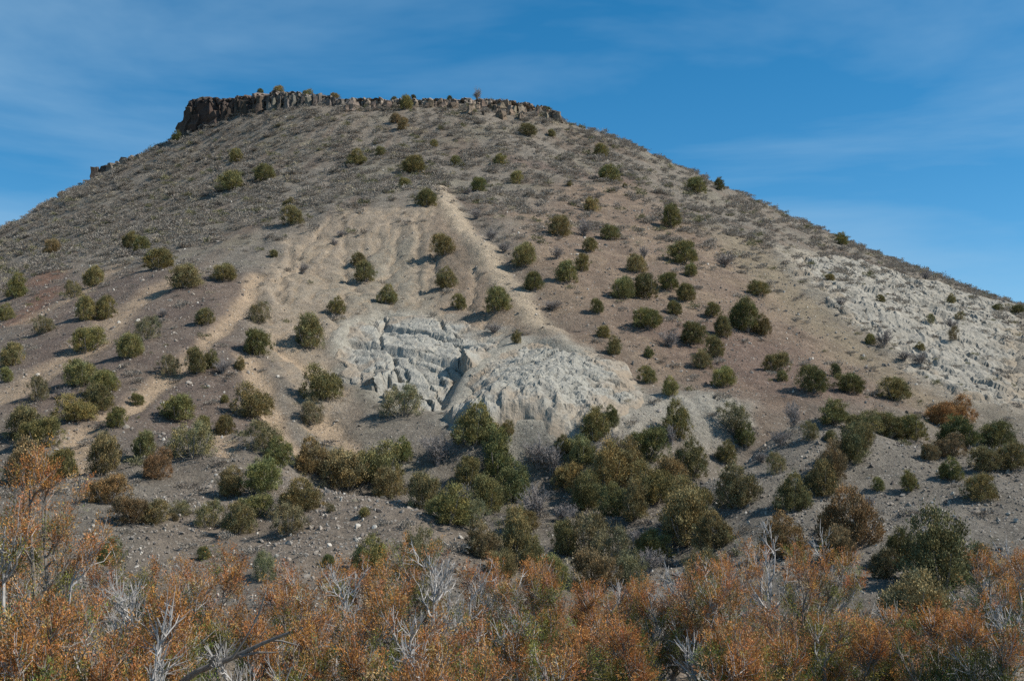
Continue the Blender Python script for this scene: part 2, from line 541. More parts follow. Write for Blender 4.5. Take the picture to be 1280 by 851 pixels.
soil = lay(soil, M_badl, C(.36, .335, .285), 0.9)
soil = lay(soil, M_badl * sstep(0.05, 0.5, fbm(X * 0.35, Y * 0.35, 4, 111)), C(.30, .28, .24), 0.75)
soil = lay(soil, edge, C(.26, .225, .185), 0.5)
soil = lay(soil, sstep(30, 20, Y) * sstep(0, 60, 90 - np.abs(X)), C(.33, .265, .20), 0.8)
soil *= np.array([0.80, 0.765, 0.715])
soil *= (1 + 0.16 * fbm(X * 0.9, Y * 0.9, 3, 113))[..., None]

# ------------------------------------------------------------------ materials
def material(name):
    m = bpy.data.materials.new(name)
    m.use_nodes = True
    t = m.node_tree
    b = t.nodes['Principled BSDF']
    b.inputs['Roughness'].default_value = 0.95
    b.inputs['Specular IOR Level'].default_value = 0.12
    return m, t, b


def coords(t, scale=1.0, kind='Object'):
    c = N(t, 'ShaderNodeTexCoord')
    return c.outputs[kind]


def ground_material():
    m, t, b = material('stony_soil')
    at = N(t, 'ShaderNodeVertexColor', layer_name='soil')
    co = coords(t)
    n1 = N(t, 'ShaderNodeTexNoise', _Scale=1.1, _Detail=8.0, _Roughness=0.72)
    t.links.new(co, n1.inputs['Vector'])
    n2 = N(t, 'ShaderNodeTexNoise', _Scale=6.0, _Detail=5.0, _Roughness=0.78)
    t.links.new(co, n2.inputs['Vector'])
    v = N(t, 'ShaderNodeTexVoronoi', _Scale=7.5, _Randomness=1.0)
    t.links.new(co, v.inputs['Vector'])
    k = math_n(t, 'ADD', math_n(t, 'MULTIPLY', n1.outputs['Fac'], 1.3), math_n(t, 'MULTIPLY', n2.outputs['Fac'], 1.5))
    k = math_n(t, 'SUBTRACT', k, 0.40)
    kc = N(t, 'ShaderNodeCombineColor')
    for i in range(3):
        t.links.new(k, kc.inputs[i])
    c = mixc(t, 1.0, at.outputs['Color'], kc.outputs[0], 'MULTIPLY')
    # scattered pale and dark pebbles
    sv = N(t, 'ShaderNodeSeparateColor')
    t.links.new(v.outputs['Color'], sv.inputs[0])
    pale = math_n(t, 'MULTIPLY', math_n(t, 'GREATER_THAN', sv.outputs[0], 0.86), math_n(t, 'LESS_THAN', v.outputs['Distance'], 0.34))
    dark = math_n(t, 'MULTIPLY', math_n(t, 'GREATER_THAN', sv.outputs[1], 0.74), math_n(t, 'LESS_THAN', v.outputs['Distance'], 0.38))
    c = mixc(t, math_n(t, 'MULTIPLY', pale, 0.55), c, (.46, .43, .38))
    c = mixc(t, math_n(t, 'MULTIPLY', dark, 0.6), c, (.10, .085, .075))
    t.links.new(c, b.inputs['Base Color'])
    bp = N(t, 'ShaderNodeBump', _Strength=1.0, _Distance=0.3)
    hsum = math_n(t, 'ADD', math_n(t, 'MULTIPLY', n1.outputs['Fac'], 1.0), math_n(t, 'MULTIPLY', n2.outputs['Fac'], 0.5))
    t.links.new(hsum, bp.inputs['Height'])
    t.links.new(bp.outputs[0], b.inputs['Normal'])
    return m


MAT_GROUND = ground_material()
ny, nx = GX.shape
idx = np.arange(ny * nx).reshape(ny, nx)
F = np.stack([idx[:-1, :-1], idx[:-1, 1:], idx[1:, 1:], idx[1:, :-1]], -1).reshape(-1, 4)
ground = mesh_obj('ground', np.stack([GX, GY, GZ], -1).reshape(-1, 3), F, MAT_GROUND, smooth=True)
set_color(ground.data, 'soil', soil.reshape(-1, 3))
tag(ground, kind='structure', label='dry stony ground rising into a steep flat topped butte')


GS = GZ.copy()                                        # ground plus the rock that stands on it


def ground_z(x, y):
    return grid_at(GS, x, y)


# ------------------------------------------------------------------ rock materials
def rock_material(name, c0, c1, c2, scale, bump, use_obj=False, rim=None):
    m, t, b = material(name)
    co = coords(t)
    n1 = N(t, 'ShaderNodeTexNoise', _Scale=scale, _Detail=9.0, _Roughness=0.7)
    t.links.new(co, n1.inputs['Vector'])
    mpx = N(t, 'ShaderNodeMapping', _Scale=(scale * 2.2, scale * 0.6, scale * 1.6), _Rotation=(0.3, 0.5, 0.2))
    t.links.new(co, mpx.inputs['Vector'])
    n2 = N(t, 'ShaderNodeTexNoise', _Scale=1.6, _Detail=7.0, _Roughness=0.7, _Distortion=0.4)
    t.links.new(mpx.outputs[0], n2.inputs['Vector'])
    r = ramp(t, n1.outputs['Fac'], [(0.30, c0), (0.5, c1), (0.7, c2)])
    c = r.outputs['Color']
    k = ramp(t, n2.outputs['Fac'], [(0.30, (.42, .40, .38)), (0.47, (1, 1, 1)), (0.75, (1.08, 1.06, 1.02))])
    c = mixc(t, 1.0, c, k.outputs['Color'], 'MULTIPLY')
    if use_obj:
        oi = N(t, 'ShaderNodeObjectInfo')
        c = mixc(t, 1.0, c, oi.outputs['Color'], 'MULTIPLY')
    if rim:                                                # soil washed over the margins of the rock
        ra = N(t, 'ShaderNodeVertexColor', layer_name='wash')
        c = mixc(t, ra.outputs['Color'], c, rim)
    t.links.new(c, b.inputs['Base Color'])
    bp = N(t, 'ShaderNodeBump', _Strength=0.8, _Distance=bump)
    t.links.new(math_n(t, 'ADD', n1.outputs['Fac'], n2.outputs['Fac']), bp.inputs['Height'])
    t.links.new(bp.outputs[0], b.inputs['Normal'])
    return m


MAT_GREYROCK = rock_material('grey_mudstone', (.22, .208, .182), (.31, .298, .26), (.375, .358, .312), 0.9, 0.25, rim=(.285, .235, .178))
MAT_BASALT = rock_material('basalt', (.6, .58, .55), (.9, .88, .85), (1.15, 1.1, 1.0), 1.6, 0.15, True)


def prism(rng, sides=6, rings=5, jag=0.25, taper=0.2):
    V, F = [], []
    a0 = rng.rand() * 6.28
    rr = 0.5 * (1 + jag * 1.6 * (rng.rand(sides) - 0.5))
    lean = (rng.rand(2) - 0.5) * 0.3
    for k in range(rings):
        z = k / (rings - 1)
        s = (1.0 - taper * z * z) * (1 + 0.22 * (rng.rand() - 0.5))
        for i in range(sides):
            a = a0 + 6.283 * (i + 0.5 * (rng.rand() - 0.5)) / sides
            q = rr[i] * s * (1 + jag * 0.9 * (rng.rand() - 0.5))
            V.append((q * math.cos(a) + lean[0] * z, q * math.sin(a) + lean[1] * z, z + (0.16 * (rng.rand() - 0.5) if k else 0)))
    for k in range(rings - 1):
        for i in range(sides):
            j = (i + 1) % sides
            F.append((k * sides + i, k * sides + j, (k + 1) * sides + j))
            F.append((k * sides + i, (k + 1) * sides + j, (k + 1) * sides + i))
    V.append((lean[0], lean[1], 1.04))
    t0 = (rings - 1) * sides
    for i in range(sides):
        F.append((t0 + i, t0 + (i + 1) % sides, len(V) - 1))
    return np.array(V), np.array(F)


rng = np.random.RandomState(11)
COLS = [mesh_obj('basalt_column', *prism(rng, 6, 5, 0.35), MAT_BASALT, link=False) for _ in range(8)]
BLKS = [mesh_obj('rim_block', *prism(rng, 6, 4, 0.75, 0.35), MAT_BASALT, link=False) for _ in range(8)]


def place(proto, name, loc, rz, scale, parent, color=None, tilt=(0, 0)):
    o = proto.copy()
    o.name = name
    col.objects.link(o)
    o.parent = parent
    o.location = loc
    o.rotation_euler = (tilt[0], tilt[1], rz)
    o.scale = scale
    if color is not None:
        o.color = (*color, 1.0)
    return o


def along_rim(t):
    """t 0..1 along the rim"""
    f = np.linspace(0, 1, len(RIM))
    return np.array([np.interp(t, f, rim_top[:, i]) for i in range(3)]), np.array([np.interp(t, f, rim_foot[:, i]) for i in range(3)]), np.interp(t, f, [r[0] for r in RIM])


cliff = empty('basalt_cliff', tuple(rim_foot[4]))
tag(cliff, 'dark columned basalt cliff capping the higher end of the butte', 'cliff')
rimrock = empty('rimrock_ledge', tuple(rim_foot[12]))
tag(rimrock, 'low broken tan rimrock ledge along the flat summit of the butte', 'ledge')


def unit(v):
    return v / (np.linalg.norm(v, axis=-1, keepdims=True) + 1e-9)


def rock_wall(name, parent, t0, t1, seed, rough, cols3):
    """a continuous broken face along the rim with a ragged lip and a flat top reaching back into the summit"""
    ns, nt = int((t1 - t0) * 420), 34
    ts = np.linspace(t0, t1, ns)
    f = np.linspace(0, 1, len(RIM))
    T = np.stack([np.interp(ts, f, rim_top[:, i]) for i in range(3)], 1)
    B = np.stack([np.interp(ts, f, rim_foot[:, i]) for i in range(3)], 1)
    L = np.concatenate([[0], np.cumsum(np.linalg.norm(np.diff(T[:, :2], axis=0), axis=1))])
    tg = unit(np.gradient(T[:, :2], axis=0))
    out = np.stack([tg[:, 1], -tg[:, 0]], 1)
    V = []
    for k in range(nt):
        q = min(k / 26.0, 1.0)
        back = max(0, k - 26) / 7.0 * 3.0
        sag = 1.3 * (1 - q) ** 2
        x_ = L * 0.95
        d = rough * (blocks(x_ * 0.55 + 20, np.full(ns, q * 1.3), seed) * 1.2 + blocks(x_ * 1.5, np.full(ns, q * 2.2), seed + 1, .6) * .65 + blocks(x_ * 3.3, np.full(ns, q * 7.0), seed + 2) * .25)
        lip = rough * 0.5 * blocks(x_ * 0.9, np.full(ns, 3.3 + back), seed + 3, .3) * sstep(0.5, 1.0, q)
        off = d * sstep(0, .1, q + .1) * (1 if back == 0 else max(0, 1 - back)) + 0.15 * sag
        xy = T[:, :2] + out * (off - back)[:, None]
        z = (B[:, 2] - 1.2) * (1 - q) + (T[:, 2] - 0.1) * q + lip
        V.append(np.concatenate([xy, z[:, None]], 1))
    V = np.stack(V, 0).reshape(-1, 3) - np.array(parent.location)
    ix = np.arange(nt * ns).reshape(nt, ns)
    Fq = np.stack([ix[:-1, :-1], ix[:-1, 1:], ix[1:, 1:], ix[1:, :-1]], -1).reshape(-1, 4)
    o = mesh_obj(name, V, Fq, MAT_BASALTFACE, parent)
    u_ = np.interp(ts, f, [r[0] for r in RIM])
    cc = np.stack([np.interp(u_ + 10 * noise(L * .3, L * 0, seed), [240, 275, 300, 345, 420, 470, 700], [c[i] for c in cols3]) for i in range(3)], 1)
    cc = np.tile(cc[None], (nt, 1, 1))
    cc *= (1 + .5 * noise(np.tile(L * .5, (nt, 1)), np.tile(np.arange(nt)[:, None] * .22, (1, ns)), seed + 9))[..., None]
    set_color(o.data, 'stone', np.clip(cc.reshape(-1, 3), .02, .6))
    return o


def face_material():
    m, t, b = material('weathered_basalt')
    at = N(t, 'ShaderNodeVertexColor', layer_name='stone')
    n1 = N(t, 'ShaderNodeTexNoise', _Scale=1.7, _Detail=8.0, _Roughness=0.72)
    t.links.new(coords(t), n1.inputs['Vector'])
    k = ramp(t, n1.outputs['Fac'], [(0.3, (.5, .48, .46)), (0.5, (1, 1, 1)), (0.72, (1.5, 1.42, 1.3))])
    t.links.new(mixc(t, 1.0, at.outputs['Color'], k.outputs['Color'], 'MULTIPLY'), b.inputs['Base Color'])
    bp = N(t, 'ShaderNodeBump', _Strength=0.8, _Distance=0.2)
    t.links.new(n1.outputs['Fac'], bp.inputs['Height'])
    t.links.new(bp.outputs[0], b.inputs['Normal'])
    return m


MAT_BASALTFACE = face_material()
RIMCOL = [(.065, .052, .046), (.085, .066, .056), (.13, .096, .078), (.17, .145, .125), (.23, .20, .172), (.23, .195, .16), (.25, .20, .16)]
rock_wall('rock_face', cliff, 0.0, 0.535, 31, 0.85, RIMCOL)
rock_wall('rock_face', rimrock, 0.53, 1.0, 41, 0.75, RIMCOL)
t = 0.0
seglen = np.linalg.norm(np.diff(rim_top, axis=0), axis=1).sum()
while t <= 1.0:
    top, foot, u = along_rim(t)
    main = u < 440
    par = cliff if main else rimrock
    w_ = rng.uniform(0.55, 1.0) if main else rng.uniform(0.6, 1.6)
    h = top[2] - foot[2]
    if u < 275:
        base_c = np.array([.085, .066, .056])
        w_ *= rng.uniform(1.6, 3.0)
    elif u < 335:
        base_c = np.array([.10, .08, .068])
    elif main:
        base_c = np.array([.17, .155, .138])
    else:
        base_c = np.array([.24, .195, .155])
    for row in (0, 2) if main else (0, 1):
        if main and rng.rand() < 0.62:
            continue
        if not main and rng.rand() < 0.6:
            continue
        c = base_c * rng.uniform(0.7, 1.25) * (1 + 0.08 * (rng.rand(3) - 0.5))
        hh = h * (rng.uniform(0.5, 0.9) if row == 0 else rng.uniform(0.93, 1.0) if row == 1 else rng.uniform(0.2, 0.6)) + 1.0
        if not main:
            hh = h * rng.uniform(0.35, 0.85) + 0.7 if row == 0 else h * rng.uniform(0.8, 0.98) + 0.7
        x, y = top[0] + rng.uniform(-0.2, 0.2), top[1] + (rng.uniform(-0.9, 0.1) if row == 0 else rng.uniform(0.3, 1.1) if row == 1 else rng.uniform(-1.7, -0.9))
        zb = foot[2] - (1.0 if main else 0.7)
        pr = (COLS if main and u > 270 and rng.rand() < .7 and row < 2 else BLKS)[rng.randint(8)]
        place(pr, 'basalt_column' if main else 'rim_block', (x - par.location[0], y - par.location[1], zb - par.location[2]), rng.rand() * 6.28,
              (w_ * rng.uniform(0.95, 1.3), w_ * rng.uniform(0.9, 1.4), hh), par, c, (rng.uniform(-.08, .08), rng.uniform(-.09, .09)))
    t += w_ * 0.66 / seglen

for k in range(70):
    t_ = rng.uniform(0.5, 0.99)
    top, foot, u = along_rim(t_)
    yy_ = foot[1] - rng.uniform(0.2, 1.0) ** 1.6 * (5.5 if u > 585 else 3.6)
    xx_ = foot[0] + rng.uniform(-.4, .4)
    w_ = rng.uniform(0.4, 1.15)
    c_ = np.array([.235, .19, .15]) * rng.uniform(.6, 1.25) * (1 + .1 * (rng.rand(3) - .5))
    place(BLKS[rng.randint(8)], 'rim_block', (xx_ - rimrock.location[0], yy_ - rimrock.location[1], float(grid_at(GZ, xx_, yy_)) - .35 - rimrock.location[2]), rng.rand() * 6.28,
          (w_ * rng.uniform(1, 1.6), w_, w_ * rng.uniform(.7, 1.3) + .35), rimrock, c_, (rng.uniform(-.25, .25), rng.uniform(-.25, .25)))

la = ray(128, 226)[0]
lys = np.arange(150, 200, 0.5)
ly = float(lys[np.argmax(grid_at(GZ, la * lys, lys) / lys)])
ledge = empty('rock_ledge', (la * ly, ly, float(grid_at(GZ, la * ly, ly))))
tag(ledge, 'small dark rock ledge jutting out on the sloping shoulder skyline', 'ledge')
for k in range(7):
    pr = BLKS[k]
    xx = -0.8 + k * 1.05
    zt = float(grid_at(GZ, ledge.location[0] + xx, ly)) - ledge.location[2]
    place(pr, 'ledge_block', (xx, rng.uniform(-.3, .3), zt - 0.6), rng.rand() * 6, (rng.uniform(1.1, 1.7), rng.uniform(1.1, 1.6), rng.uniform(1.7, 2.3) * (1.1 - 0.1 * k)), ledge,
          np.array([.10, .085, .075]) if k < 2 else np.array([.22, .19, .16]), (rng.uniform(-.15, .15), rng.uniform(-.15, .15)))


def terrace(z, step, k):
    f = z / step
    fr = f - np.floor(f)
    return (np.floor(f) + sstep(0.0, 1.0, np.clip((fr - k) / (1 - k), 0, 1)) - f) * step


def outcrop(name, label, poly, res, fn, mat=MAT_GREYROCK):
    P = plan(poly)
    x0, y0 = P.min(0) - 1.5
    x1, y1 = P.max(0) + 1.5
    x, y = np.meshgrid(np.arange(x0, x1, res), np.arange(y0, y1, res))
    wx, wy = x + 1.5 * fbm(x * 0.3, y * 0.3, 4, 201), y + 1.7 * fbm(x * 0.3, y * 0.3, 4, 207)
    s = signed(wx, wy, P)
    base = grid_at(SMOOTH, x, y)
    dx, dy, dz = fn(x, y, s, base)
    m = sstep(-0.2, 1.6, s)
    zz = base + dz * m - 1.3 * (1 - sstep(-0.9, 0.35, s))
    V = np.stack([x + dx * m, y + dy * m, zz], -1)
    ny_, nx_ = x.shape
    ix = np.arange(ny_ * nx_).reshape(ny_, nx_)
    Fq = np.stack([ix[:-1, :-1], ix[:-1, 1:], ix[1:, 1:], ix[1:, :-1]], -1)
    keep = (s[:-1, :-1] > -1.0) & (s[1:, 1:] > -1.0)
    used = np.unique(Fq[keep])
    remap = np.zeros(ny_ * nx_, int)
    remap[used] = np.arange(len(used))
    o = mesh_obj(name, V.reshape(-1, 3)[used], remap[Fq[keep]], mat, smooth=False)
    wash = np.clip(1 - sstep(-0.3, 2.6, s + 2.2 * fbm(x * .6, y * .6, 4, 211)) + .3 * sstep(.3, .6, fbm(x * .25, y * .18, 4, 217)), 0, 1)
    set_color(o.data, 'wash', np.repeat(wash.reshape(-1, 1)[used], 3, 1))
    tag(o, label, 'rock outcrop')
    i0, i1 = np.searchsorted(gxs, [x[0, 0], x[0, -1]])
    j0, j1 = np.searchsorted(gys, [y[0, 0], y[-1, 0]])
    sl = np.s_[j0:j1, i0:i1]
    ii = np.clip(((GX[sl] - x0) / res).astype(int), 0, nx_ - 1)
    jj = np.clip(((GY[sl] - y0) / res).astype(int), 0, ny_ - 1)
    GS[sl] = np.maximum(GS[sl], zz[jj, ii] - 0.05)
    return o


def fins(x, y, s, base):
    q = x + 0.35 * (y - 75)
    w1 = 0.6 * fbm(x * 0.4, y * 0.4, 3, 301)
    low = sstep(79, 72.5, y)
    b1 = blocks(q * 0.32 + .4 * w1, y * 0.11, 1, .9)
    b2 = blocks(q * 0.95 + .5 * w1, y * 0.30 - x * .1, 2, .4)
    b3 = blocks(x * 2.4 + w1, y * 1.2 + x * .4, 3, .35)
    f1 = ridged(q * 0.30 + w1 * 0.5, y * 0.08, 2, 303)
    h = -0.1 + (0.5 + 2.3 * low) * b1 + (.20 + .25 * low) * b2 + .13 * b3 + (.1 + .55 * low) * (f1 - .3) + .5 * low * sstep(0, 2.5, s)
    z = base + h
    h = h + (.12 + .2 * low) * terrace(z + 0.30 * x + 0.5 * w1, 0.6, 0.6)
    return -0.4 * b1 * low + .1 * b3, -0.5 * low * b2 + .1 * b3, np.clip(h, -1.3, 3.0)


def dome(x, y, s, base):
    w1 = 0.6 * fbm(x * 0.35, y * 0.35, 3, 321)
    p = 0.80 * x + 0.6 * (y - 70)
    q = -0.6 * x + 0.80 * (y - 70)
    lowf = sstep(70.0, 66.5, y)
    h = -0.1 + 0.9 * np.sqrt(sstep(-0.2, 6.0, s)) * (1 + 0.2 * w1) * sstep(77, 71, y)
    b1 = blocks(p * 0.25 + .6 * w1, q * 0.6 + .5 * w1, 11, .35)
    b2 = blocks(p * 0.8, q * 1.7 + w1, 12, .4)
    b3 = blocks(x * 2.6, y * 2.0, 13, .35)
    gro = ridged(x * 0.6 + 0.8 * w1, y * 0.09, 3, 325)
    h = h + (.30 - .1 * lowf) * b1 + .24 * b2 + .17 * b3 + 0.22 * (gro - 0.4) * lowf + .06 * (gro - .3)
    z = base + h
    h = h + 0.14 * (1 - 0.5 * lowf) * terrace(z + 0.25 * q + 0.5 * w1, 0.45, 0.55)
    return 0.10 * b2, -0.25 * lowf * gro + .08 * b2, h


def badlands(x, y, s, base):
    w1 = 0.6 * fbm(x * 0.3, y * 0.3, 3, 341)
    q = x * .8 + (y - 90) * .35
    b1 = blocks(q * 0.20 + .9 * w1, y * 0.15 - x * .05, 21, .5)
    b2 = blocks(q * 0.50 + .9 * w1, y * 0.42 + w1 * .4, 22, .5)
    b3 = blocks(x * 1.4 + w1, y * 0.85, 23, .5)
    r1 = ridged(q * 0.22 + w1 * .4, y * 0.07, 3, 343)
    h = 0.28 + .50 * b1 + .40 * b2 + .26 * b3 + .20 * (r1 - .4) + .5 * fbm(x * .15, y * .15, 3, 345)
    return .2 * b2, .25 * b2, np.clip(h, -1.6, 2.2)


MAT_PALEROCK = rock_material('pale_mudstone', (.20, .185, .155), (.285, .265, .225), (.345, .322, .275), 0.55, 0.25, rim=(.26, .215, .16))
outcrop('rock_outcrop', 'jagged grey mudstone crags with dark clefts below the tan gullies', CRAG, 0.10, fins)
outcrop('rock_outcrop', 'rounded pale grey mudstone dome beside the jagged crags', DOME, 0.10, dome)
outcrop('rock_outcrop', 'pale broken badland rocks below the bare sloping skyline past the summit', BADL, 0.17, badlands, MAT_PALEROCK)


# ------------------------------------------------------------------ plants: shared pieces
def leaf_material(name, by_object, translucent=0.22):
    m, t, b = material(name)
    at = N(t, 'ShaderNodeVertexColor', layer_name='leaf')
    c = at.outputs['Color']
    if by_object:
        oi = N(t, 'ShaderNodeObjectInfo')
        c = mixc(t, 1.0, c, oi.outputs['Color'], 'MULTIPLY')
    t.links.new(c, b.inputs['Base Color'])
    b.inputs['Roughness'].default_value = 0.8
    tr = N(t, 'ShaderNodeBsdfTranslucent')
    t.links.new(c, tr.inputs['Color'])
    mx = N(t, 'ShaderNodeMixShader')
    mx.inputs[0].default_value = translucent
    out = [x for x in t.nodes if x.type == 'OUTPUT_MATERIAL'][0]
    t.links.new(b.outputs[0], mx.inputs[1])
    t.links.new(tr.outputs[0], mx.inputs[2])
    t.links.new(mx.outputs[0], out.inputs['Surface'])
    return m


def bark_material(name, c0, c1, scale=9.0):
    m, t, b = material(name)
    co = coords(t)
    mpx = N(t, 'ShaderNodeMapping', _Scale=(scale, scale, scale * 0.25))
    t.links.new(co, mpx.inputs['Vector'])
    n1 = N(t, 'ShaderNodeTexNoise', _Scale=3.0, _Detail=5.0, _Roughness=0.7)
    t.links.new(mpx.outputs[0], n1.inputs['Vector'])
    r = ramp(t, n1.outputs['Fac'], [(0.3, c0), (0.68, c1)])
    t.links.new(r.outputs['Color'], b.inputs['Base Color'])
    return m


MAT_JUNIPER = leaf_material('juniper_foliage', True, 0.12)
MAT_FGLEAF = leaf_material('rusty_juniper_foliage', False, 0.2)
MAT_SAGE = leaf_material('sage_foliage', False, 0.15)
MAT_BARK = bark_material('juniper_bark', (.14, .12, .10), (.30, .27, .24))
MAT_DEAD = bark_material('weathered_wood', (.25, .235, .22), (.52, .495, .465), 14.0)
MAT_TWIG = bark_material('bare_twigs', (.17, .15, .14), (.31, .285, .27))


def blades(P, D, L, Wd, rng):
    """diamond blades at P along D"""
    m = len(P)
    D = unit(D)
    side = unit(np.cross(D, unit(rng.normal(size=(m, 3)))))
    L, Wd = np.broadcast_to(L, m)[:, None], np.broadcast_to(Wd, m)[:, None]
    V = np.stack([P, P + D * L * 0.55 + side * Wd * 0.5, P + D * L, P + D * L * 0.5 - side * Wd * 0.5], 1).reshape(-1, 3)
    Fq = np.arange(4 * m).reshape(m, 4)
    return V, Fq


def tube(line, r0, r1, sides=4):
    line = np.asarray(line, float)
    m = len(line)
    T = unit(np.gradient(line, axis=0))
    ref = np.array([0.31, 0.17, 0.93])
    A_ = unit(np.cross(T, ref))
    B_ = np.cross(T, A_)
    rr = np.linspace(r0, r1, m)[:, None]
    V = []
    for i in range(sides):
        a = 6.28318 * i / sides
        V.append(line + (A_ * math.cos(a) + B_ * math.sin(a)) * rr)
    V = np.stack(V, 1).reshape(-1, 3)
    Fq = []
    for k in range(m - 1):
        for i in range(sides):
            j = (i + 1) % sides
            Fq.append((k * sides + i, k * sides + j, (k + 1) * sides + j, (k + 1) * sides + i))
    return V, np.array(Fq)


class Bag:
    def __init__(self):
        self.V, self.F, self.n = [], [], 0

    def add(self, VF):
        V, F = VF
        self.V.append(V)
        self.F.append(F + self.n)
        self.n += len(V)

    def obj(self, name, mat, parent=None, link=True, smooth=False):
        return mesh_obj(name, np.concatenate(self.V), np.concatenate(self.F), mat, parent, smooth, link)


# ------------------------------------------------------------------ hillside junipers: a few crown shapes, one unit wide
def make_crown(seed, lobes, n_clump, n_leaf, leaf, loose=0.0):
    rng = np.random.RandomState(seed)
    Ps, Ds, cols = [], [], []
    for k in range(n_clump):
        lx, ly, lr, lh = lobes[rng.randint(len(lobes))]
        zf = rng.uniform(0.0, 1.0) ** 0.85
        a_ = rng.rand() * 6.283
        prof = math.sqrt(max(0.0, 1 - ((zf - .3) / .74) ** 2)) if zf > .3 else .86 + .14 * zf / .3
        rfrac = rng.uniform(0.55, 1.06) * (1 + loose * rng.uniform(-0.15, 0.3))
        c = np.array([lx + math.cos(a_) * lr * rfrac * prof, ly + math.sin(a_) * lr * rfrac * prof, 0.03 + lh * zf * (0.94 + 0.1 * loose * rng.rand())])
        if rng.rand() < 0.12:
            c[:2] = np.array([lx, ly]) + (c[:2] - np.array([lx, ly])) * rng.rand()
        m = int(n_leaf / n_clump * rng.uniform(0.7, 1.3))
        cr_ = rng.uniform(0.04, 0.08)
        p = c + rng.normal(size=(m, 3)) * cr_ * 0.62 * np.array([1, 1, 1.2])
        out_ = unit(c - np.array([lx, ly, lh * 0.2]))
        D = out_ * 0.75 + np.array([0, 0, 0.75]) + rng.normal(size=(m, 3)) * 0.5
        tint = rng.uniform(0.6, 1.4)
        warm = rng.uniform(-0.12, 0.16)
        cc = np.stack([np.full(m, tint * (1 + warm)), np.full(m, tint), np.full(m, tint * (1 - warm))], 1) * rng.uniform(0.8, 1.2, size=(m, 1))
        Ps.append(p), Ds.append(D), cols.append(cc)
    P, D, Cc = np.concatenate(Ps), np.concatenate(Ds), np.concatenate(cols)
    P[:, 2] = np.maximum(P[:, 2], 0.0)
    m = len(P)
    V, Fq = blades(P, D, leaf * rng.uniform(0.7, 1.5, m), leaf * rng.uniform(0.35, 0.6, m), rng)
    o = mesh_obj('crown', V, Fq, MAT_JUNIPER, link=False)
    set_color(o.data, 'leaf', np.repeat(Cc, 4, 0))
    return o


def make_trunk(seed, lobes):
    rng = np.random.RandomState(seed)
    b = Bag()
    for k in range(9):
        lx, ly, lr, lh = lobes[k % len(lobes)]
        e = np.array([lx + rng.uniform(-.8, .8) * lr, ly + rng.uniform(-.8, .8) * lr, lh * rng.uniform(.5, .85)])
        s0 = np.array([rng.uniform(-.03, .03), rng.uniform(-.03, .03), -0.12])
        mid = s0 * 0.5 + e * 0.5 + np.array([e[0] * .2, e[1] * .2, -0.08])
        tt = np.linspace(0, 1, 6)[:, None]
        b.add(tube((1 - tt) ** 2 * s0 + 2 * tt * (1 - tt) * mid + tt ** 2 * e, 0.022, 0.006, 4))
    return b.obj('trunk', MAT_BARK, link=False)


LOBES = {
    'round': [[(0, 0, .42, .78), (.1, .06, .34, .72)], [(0, 0, .43, .7), (-.12, .05, .34, .74)], [(-.06, 0, .40, .82), (.14, -.08, .32, .64)], [(.02, .05, .44, .66), (-.1, -.12, .33, .6), (.16, .05, .3, .74)]],
    'multi': [[(-.2, 0, .30, .80), (.2, .05, .27, .58), (.02, -.12, .30, .5)], [(.2, 0, .30, .78), (-.22, -.05, .27, .60), (0, .1, .3, .66)], [(-.24, .05, .25, .56), (.03, 0, .28, .84), (.27, -.03, .22, .5)]],
    'tall': [[(0, 0, .33, 1.0), (.16, .06, .27, .72), (-.16, -.05, .28, .64)], [(.06, 0, .34, 1.0), (-.17, .05, .27, .80), (.1, -.16, .26, .6)]],
    'loose': [[(0, 0, .42, .75), (.18, 0, .28, .62), (-.2, .05, .26, .8)], [(.05, 0, .4, .78), (-.15, -.1, .3, .66)]],
}
PROTO = {}
sd_ = 500
for kind, Ls in LOBES.items():
    PROTO[kind] = []
    for Lb in Ls:
        sd_ += 1
        nl = 15000 if kind != 'loose' else 10000
        PROTO[kind].append((make_crown(sd_, Lb, 210 if kind != 'loose' else 150, nl, 0.034 if kind != 'loose' else 0.03, 0.65 if kind == 'round' else 0.9 if kind != 'loose' else 0.9), make_trunk(sd_, Lb)))

TINT = {'g': (.215, .198, .086), 'd': (.155, .160, .070), 'o': (.262, .228, .10), 'b': (.245, .195, .10), 'r': (.275, .190, .092), 'y': (.235, .212, .115), 'R': (.36, .215, .095)}
LOOK = {'g': 'olive green', 'd': 'dark green', 'o': 'yellowish olive', 'b': 'brownish olive', 'r': 'rust tinged', 'y': 'grey green', 'R': 'bright rusty orange'}
ORD = ['first', 'second', 'third', 'fourth', 'fifth', 'sixth', 'seventh', 'eighth', 'ninth', 'tenth', 'eleventh', 'twelfth']


def ordinal(i, m, how):
    a, b, s = {'L': ('leftmost', 'rightmost', 'from left'), 'T': ('highest', 'lowest', 'from top')}[how]
    if m == 1:
        return 'lone'
    return a if i == 0 else b if i == m - 1 else ORD[i] + ' ' + s


